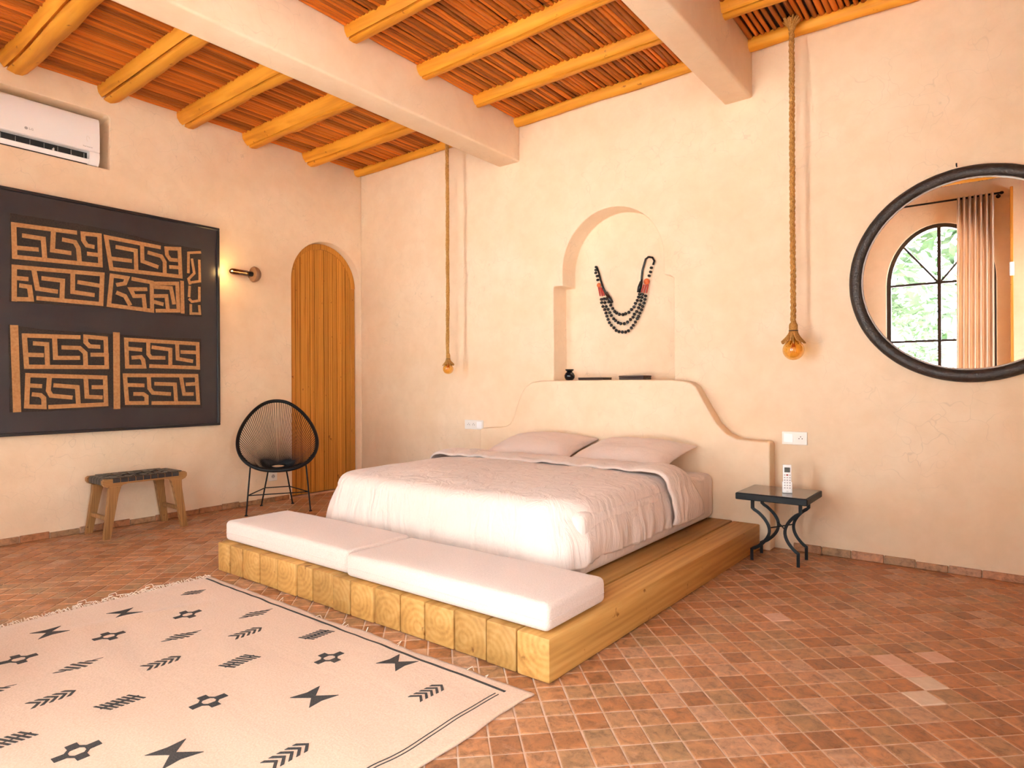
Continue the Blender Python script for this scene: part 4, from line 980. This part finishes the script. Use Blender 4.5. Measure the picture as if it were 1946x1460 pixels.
# things on the ledge
LZ = 1.1335
vs_ = mk('vase', MB().lathe([(.020, 0), (.030, .003), (.042, .022), (.044, .040), (.036, .058), (.024, .068), (.022, .073), (.034, .082), (.036, .092), (.030, .093), (.018, .078)], lambda x, y, h: (2.647 + x, .02 + y, LZ + h), 28), M['vase'], smooth=math.radians(60))
tag(vs_, 'small glossy black vase on the ledge of the niche', 'vase')
for x0, x1, h, lab in ((2.765, 3.0, .021, 'flat dark wooden box on the niche ledge next to the vase'), (3.135, 3.345, .032, 'dark brown wooden box on the niche ledge farther from the vase')):
    b = root('wooden_box', ((x0 + x1) / 2, .03, LZ)); tag(b, lab, 'box', 'boxes on the niche ledge')
    mk('base', MB().rbox(x0, x1, -.035, .095, LZ + .0005, LZ + h * .6, .002, 1), M['bookwood'], b)
    mk('lid', MB().rbox(x0 - .002, x1 + .002, -.037, .097, LZ + h * .62, LZ + h, .003, 1), M['bookwood'], b)

# ------------------------------------------------------------------ outlets
def outlet(name, label, mp, w, h, holes, switch=None):
    r = root(name, mp(0, 0, 0)); tag(r, label, 'power outlet')
    def B(a0, a1, b0, b1, d0, d1, rr=.002):
        p = mp(a0, b0, d0); q = mp(a1, b1, d1); return MB().rbox(min(p[0], q[0]), max(p[0], q[0]), min(p[1], q[1]), max(p[1], q[1]), min(p[2], q[2]), max(p[2], q[2]), rr, 1)
    mk('plate', B(-w / 2, w / 2, -h / 2, h / 2, .0003, .010, .0028), M['socket'], r)
    for c in holes:
        mk('socket_ring', MB().lathe([(.0215, .0095), (.0215, .0118), (.0185, .0118), (.0185, .0098)], lambda x, y, d: mp(c + x, y, d), 22), M['socket'], r, smooth=math.radians(40))
        mk('socket_well', MB().lathe([(.0180, .0090), (.0180, .0106)], lambda x, y, d: mp(c + x, y, d), 22), M['grey_print'] if switch is None else M['socket'], r)
        for dx, dy in ((-.0095, -.001), (.0095, -.001), (0, .011)): mk('pin_hole', MB().lathe([(.0033, .010), (.0033, .0115)], lambda x, y, d: mp(c + dx + x, dy + y, d), 10), M['socket_dark'], r)
    if switch is not None: mk('rocker', B(switch - .029, switch + .029, -.029, .029, .009, .0135), M['white_plastic'], r)
outlet('wall_outlet', 'double power outlet plate on the wall below the thin pendant', lambda a, b, d: (1.612 + a, -d, .730 + b), .225, .086, (-.062, 0.0), .068)
outlet('wall_outlet', 'white switch and socket plate above the side table', lambda a, b, d: (4.410 + a, -d, .738 + b), .156, .086, (.038,), -.037)
outlet('wall_outlet', 'single power outlet low on the wall behind the string chair', lambda a, b, d: (d, -1.072 + a, .240 + b), .086, .086, (0,))

# ------------------------------------------------------------------ side table
tb = root('side_table', (4.395, -0.33, 0.0)); tag(tb, 'small black wrought-iron side table with dark stone top by the bed', 'side table')
TZ = 0.432
mk('table_frame', MB().rbox(4.190, 4.602, -.520, -.140, TZ - .042, TZ - .002, .004, 1), M['iron'], tb)
mk('stone_top', MB().rbox(4.199, 4.593, -.511, -.149, TZ - .006, TZ, .0015, 1), M['granite'], tb)
def tleg(xt, xm, xf, y):
    s = 1 if xm > xt else -1; P = [(xt, y, TZ - .042), (xt, y, TZ - .105)]
    n = 22
    for i in range(n + 1):
        t = i / n; a = -PI / 2 + PI * t; x = xt + s * .012 + (xm - xt - s * .012) * math.cos(a) ** .8; z = TZ - .115 - t * .235
        P.append((x, y, z))
    P += [(xf, y, .072), (xf, y, .004)]
    return MB().tube(P, .0125, 4, cap=True)
for y in (-.415, -.215):
    mk('leg', tleg(4.262, 4.362, 4.256, y), M['iron'], tb, smooth=math.radians(30)); mk('leg', tleg(4.540, 4.452, 4.526, y), M['iron'], tb, smooth=math.radians(30))
for a, b in (((4.360, -.415), (4.454, -.215)), ((4.360, -.215), (4.454, -.415))): mk('cross_brace', MB().tube([(*a, .215), (*b, .215)], .004, 6), M['iron'], tb)

# remote control standing in its cradle
rc = root('remote_control', (4.452, -0.36, TZ)); tag(rc, 'white remote control standing upright on the side table', 'remote'); rc.rotation_euler = (0, 0, math.radians(18))
def L(*a): return MB().rbox(*a)
mk('body', L(-.024, .024, -.011, .011, .002, .172, .004, 2), M['white_plastic'], rc, local=True, smooth=math.radians(40))
mk('cradle', L(-.028, .028, -.016, .016, .0005, .068, .004, 2), M['white_plastic'], rc, local=True, smooth=math.radians(40))
mk('screen', L(-.016, .016, -.0125, -.010, .126, .156, .001, 1), M['lcd'], rc, local=True)
mk('power_button', L(-.006, .006, -.0128, -.010, .106, .114, .001, 1), M['red_button'], rc, local=True)
for i in range(6):
    for j in (-1, 0, 1):
        if i == 0 and j == 0: continue
        y_ = -.0125 if .110 - i * .0155 > .070 else -.0172
        mk('button', L(j * .0145 - .0042, j * .0145 + .0042, y_, y_ + .003, .106 - i * .0155, .113 - i * .0155, .001, 1), M['grey_print'], rc, local=True)
t_ = text('LG', .010, (4.452, -.36, TZ), (PI / 2, 0, 0), M['grey_print'], rc, .0004); t_.location = (0, -.0164, .012)

# ------------------------------------------------------------------ curtain, rod and leaf by the window behind the camera, seen in the mirror
rod = root('curtain_rod', (4.95, FRONT_Y + .09, 3.215)); tag(rod, 'thin black curtain rod over the arched window seen in the mirror', 'curtain rod')
mk('rod', MB().tube([(4.25, FRONT_Y + .09, 3.215), (5.50, FRONT_Y + .09, 3.215)], .011, 10), M['iron'], rod, smooth=math.radians(40))
for x in (4.28, 5.47): mk('bracket', MB().tube([(x, FRONT_Y, 3.20), (x, FRONT_Y + .09, 3.20)], .007, 8).lathe([(.022, 0), (.022, .008)], lambda a, b, h: (x + a, FRONT_Y + h, 3.20 + b), 14), M['iron'], rod)
for x in (4.25, 5.50): mk('finial', MB().lathe([(.008, -.02), (.017, -.008), (.017, .008), (.008, .02)], lambda a, b, h: (x + h, FRONT_Y + .09 + a, 3.215 + b), 12), M['iron'], rod, smooth=True)
cp = []; nu = 90
for i in range(nu):
    u = i / (nu - 1); x = 5.095 + .335 * u
    for j in range(14):
        v = j / 13; z = 3.225 - 3.20 * v
        cp.append((x + .012 * (v) * N3(u * 4, 3) - .02 * v * (1 - u), FRONT_Y + .105 + (.034 + .006 * v) * math.sin(u * 2 * PI * 6.5 + .5 * math.sin(v * 2)), z))
cu_ = mk('curtain', MB().grid(cp, nu, 14), M['curtain'], smooth=True); solidify(cu_, .003, 0)
tag(cu_, 'beige pleated curtain gathered beside the arched window seen in the mirror', 'curtain')
lf = root('window_shutter', (5.585, FRONT_Y, .10)); tag(lf, 'narrow wooden shutter leaf edge with white latch seen in the mirror', 'shutter')
mk('leaf', MB().rbox(5.572, 5.600, FRONT_Y + .002, FRONT_Y + .17, .10, 3.25, .004, 1), M['doorwood'], lf)
mk('latch', MB().rbox(5.566, 5.606, FRONT_Y + .165, FRONT_Y + .185, 2.27, 2.42, .006, 2), M['white_plastic'], lf)

# ------------------------------------------------------------------ garden plants beyond the window
def shrub(loc, rad, h, n, label, matl, palm=False):
    r = root('garden_palm' if palm else 'garden_shrub', loc); tag(r, label, 'palm' if palm else 'shrub', 'garden plants')
    rnd = random.Random(int(loc[0] * 100 + loc[1] * 10)); m = MB()
    if palm:
        mk('trunk', MB().tube([(loc[0] + .05 * math.sin(i), loc[1], -.06 + h * .55 * i / 8) for i in range(9)], [.13 - .006 * i for i in range(9)], 10), M['bark'], r)
        for k in range(18):
            a = 2 * PI * k / 18; e = rnd.uniform(.2, 1.1); P = Vector((loc[0], loc[1], h * .55))
            for i in range(14):
                t = i / 13; rr = rad * t * math.cos(e * (1 - .4 * t)); z = h * .55 + rad * math.sin(e) * t * .9 - rad * .75 * t * t
                c = Vector((loc[0] + rr * math.cos(a), loc[1] + rr * math.sin(a), z)); d = Vector((-math.sin(a), math.cos(a), 0)); f = Vector((math.cos(a), math.sin(a), -.3))
                w = rad * .26 * math.sin(PI * min(1, t + .12)) + .02
                for s in (-1, 1):
                    p = c + d * s * w + f * w * .5 + Vector((0, 0, -.25 * w)); m.add([c, c + f * .035, p], [(0, 1, 2)])
    else:
        mk('stem', MB().tube([(loc[0], loc[1], -.06), (loc[0] + .05, loc[1], h * .5)], [.05, .02], 8), M['bark'], r)
        for k in range(n):
            a = rnd.uniform(0, 2 * PI); e = rnd.uniform(-.6, 1.5); q = rnd.uniform(.45, 1) ** .5
            c = Vector((loc[0] + rad * q * math.cos(a) * math.cos(e), loc[1] + rad * q * math.sin(a) * math.cos(e), h * .55 + h * .45 * q * math.sin(e)))
            d = Vector((rnd.uniform(-1, 1), rnd.uniform(-1, 1), rnd.uniform(-.6, .6))).normalized(); s = d.orthogonal().normalized(); l = rnd.uniform(.05, .13) * max(1.0, rad / 1.3)
            m.add([c - d * l, c + s * l * .35, c + d * l, c - s * l * .35], [(0, 1, 2, 3)])
    f = mk('foliage', m, matl, r); f['kind'] = 'stuff'
shrub((3.4, -11.0, 0), 1.2, 3.0, 1500, 'leafy shrub left of centre in the mirrored window', M['leaf'])
shrub((4.4, -17.6, 0), 3.2, 7.2, 2600, 'tall leafy tree-like shrub at the back of the garden', M['leaf'])
shrub((5.75, -11.4, 0), 1.1, 3.0, 0, 'pale fan palm in the garden outside the arched window', M['palm'], True)
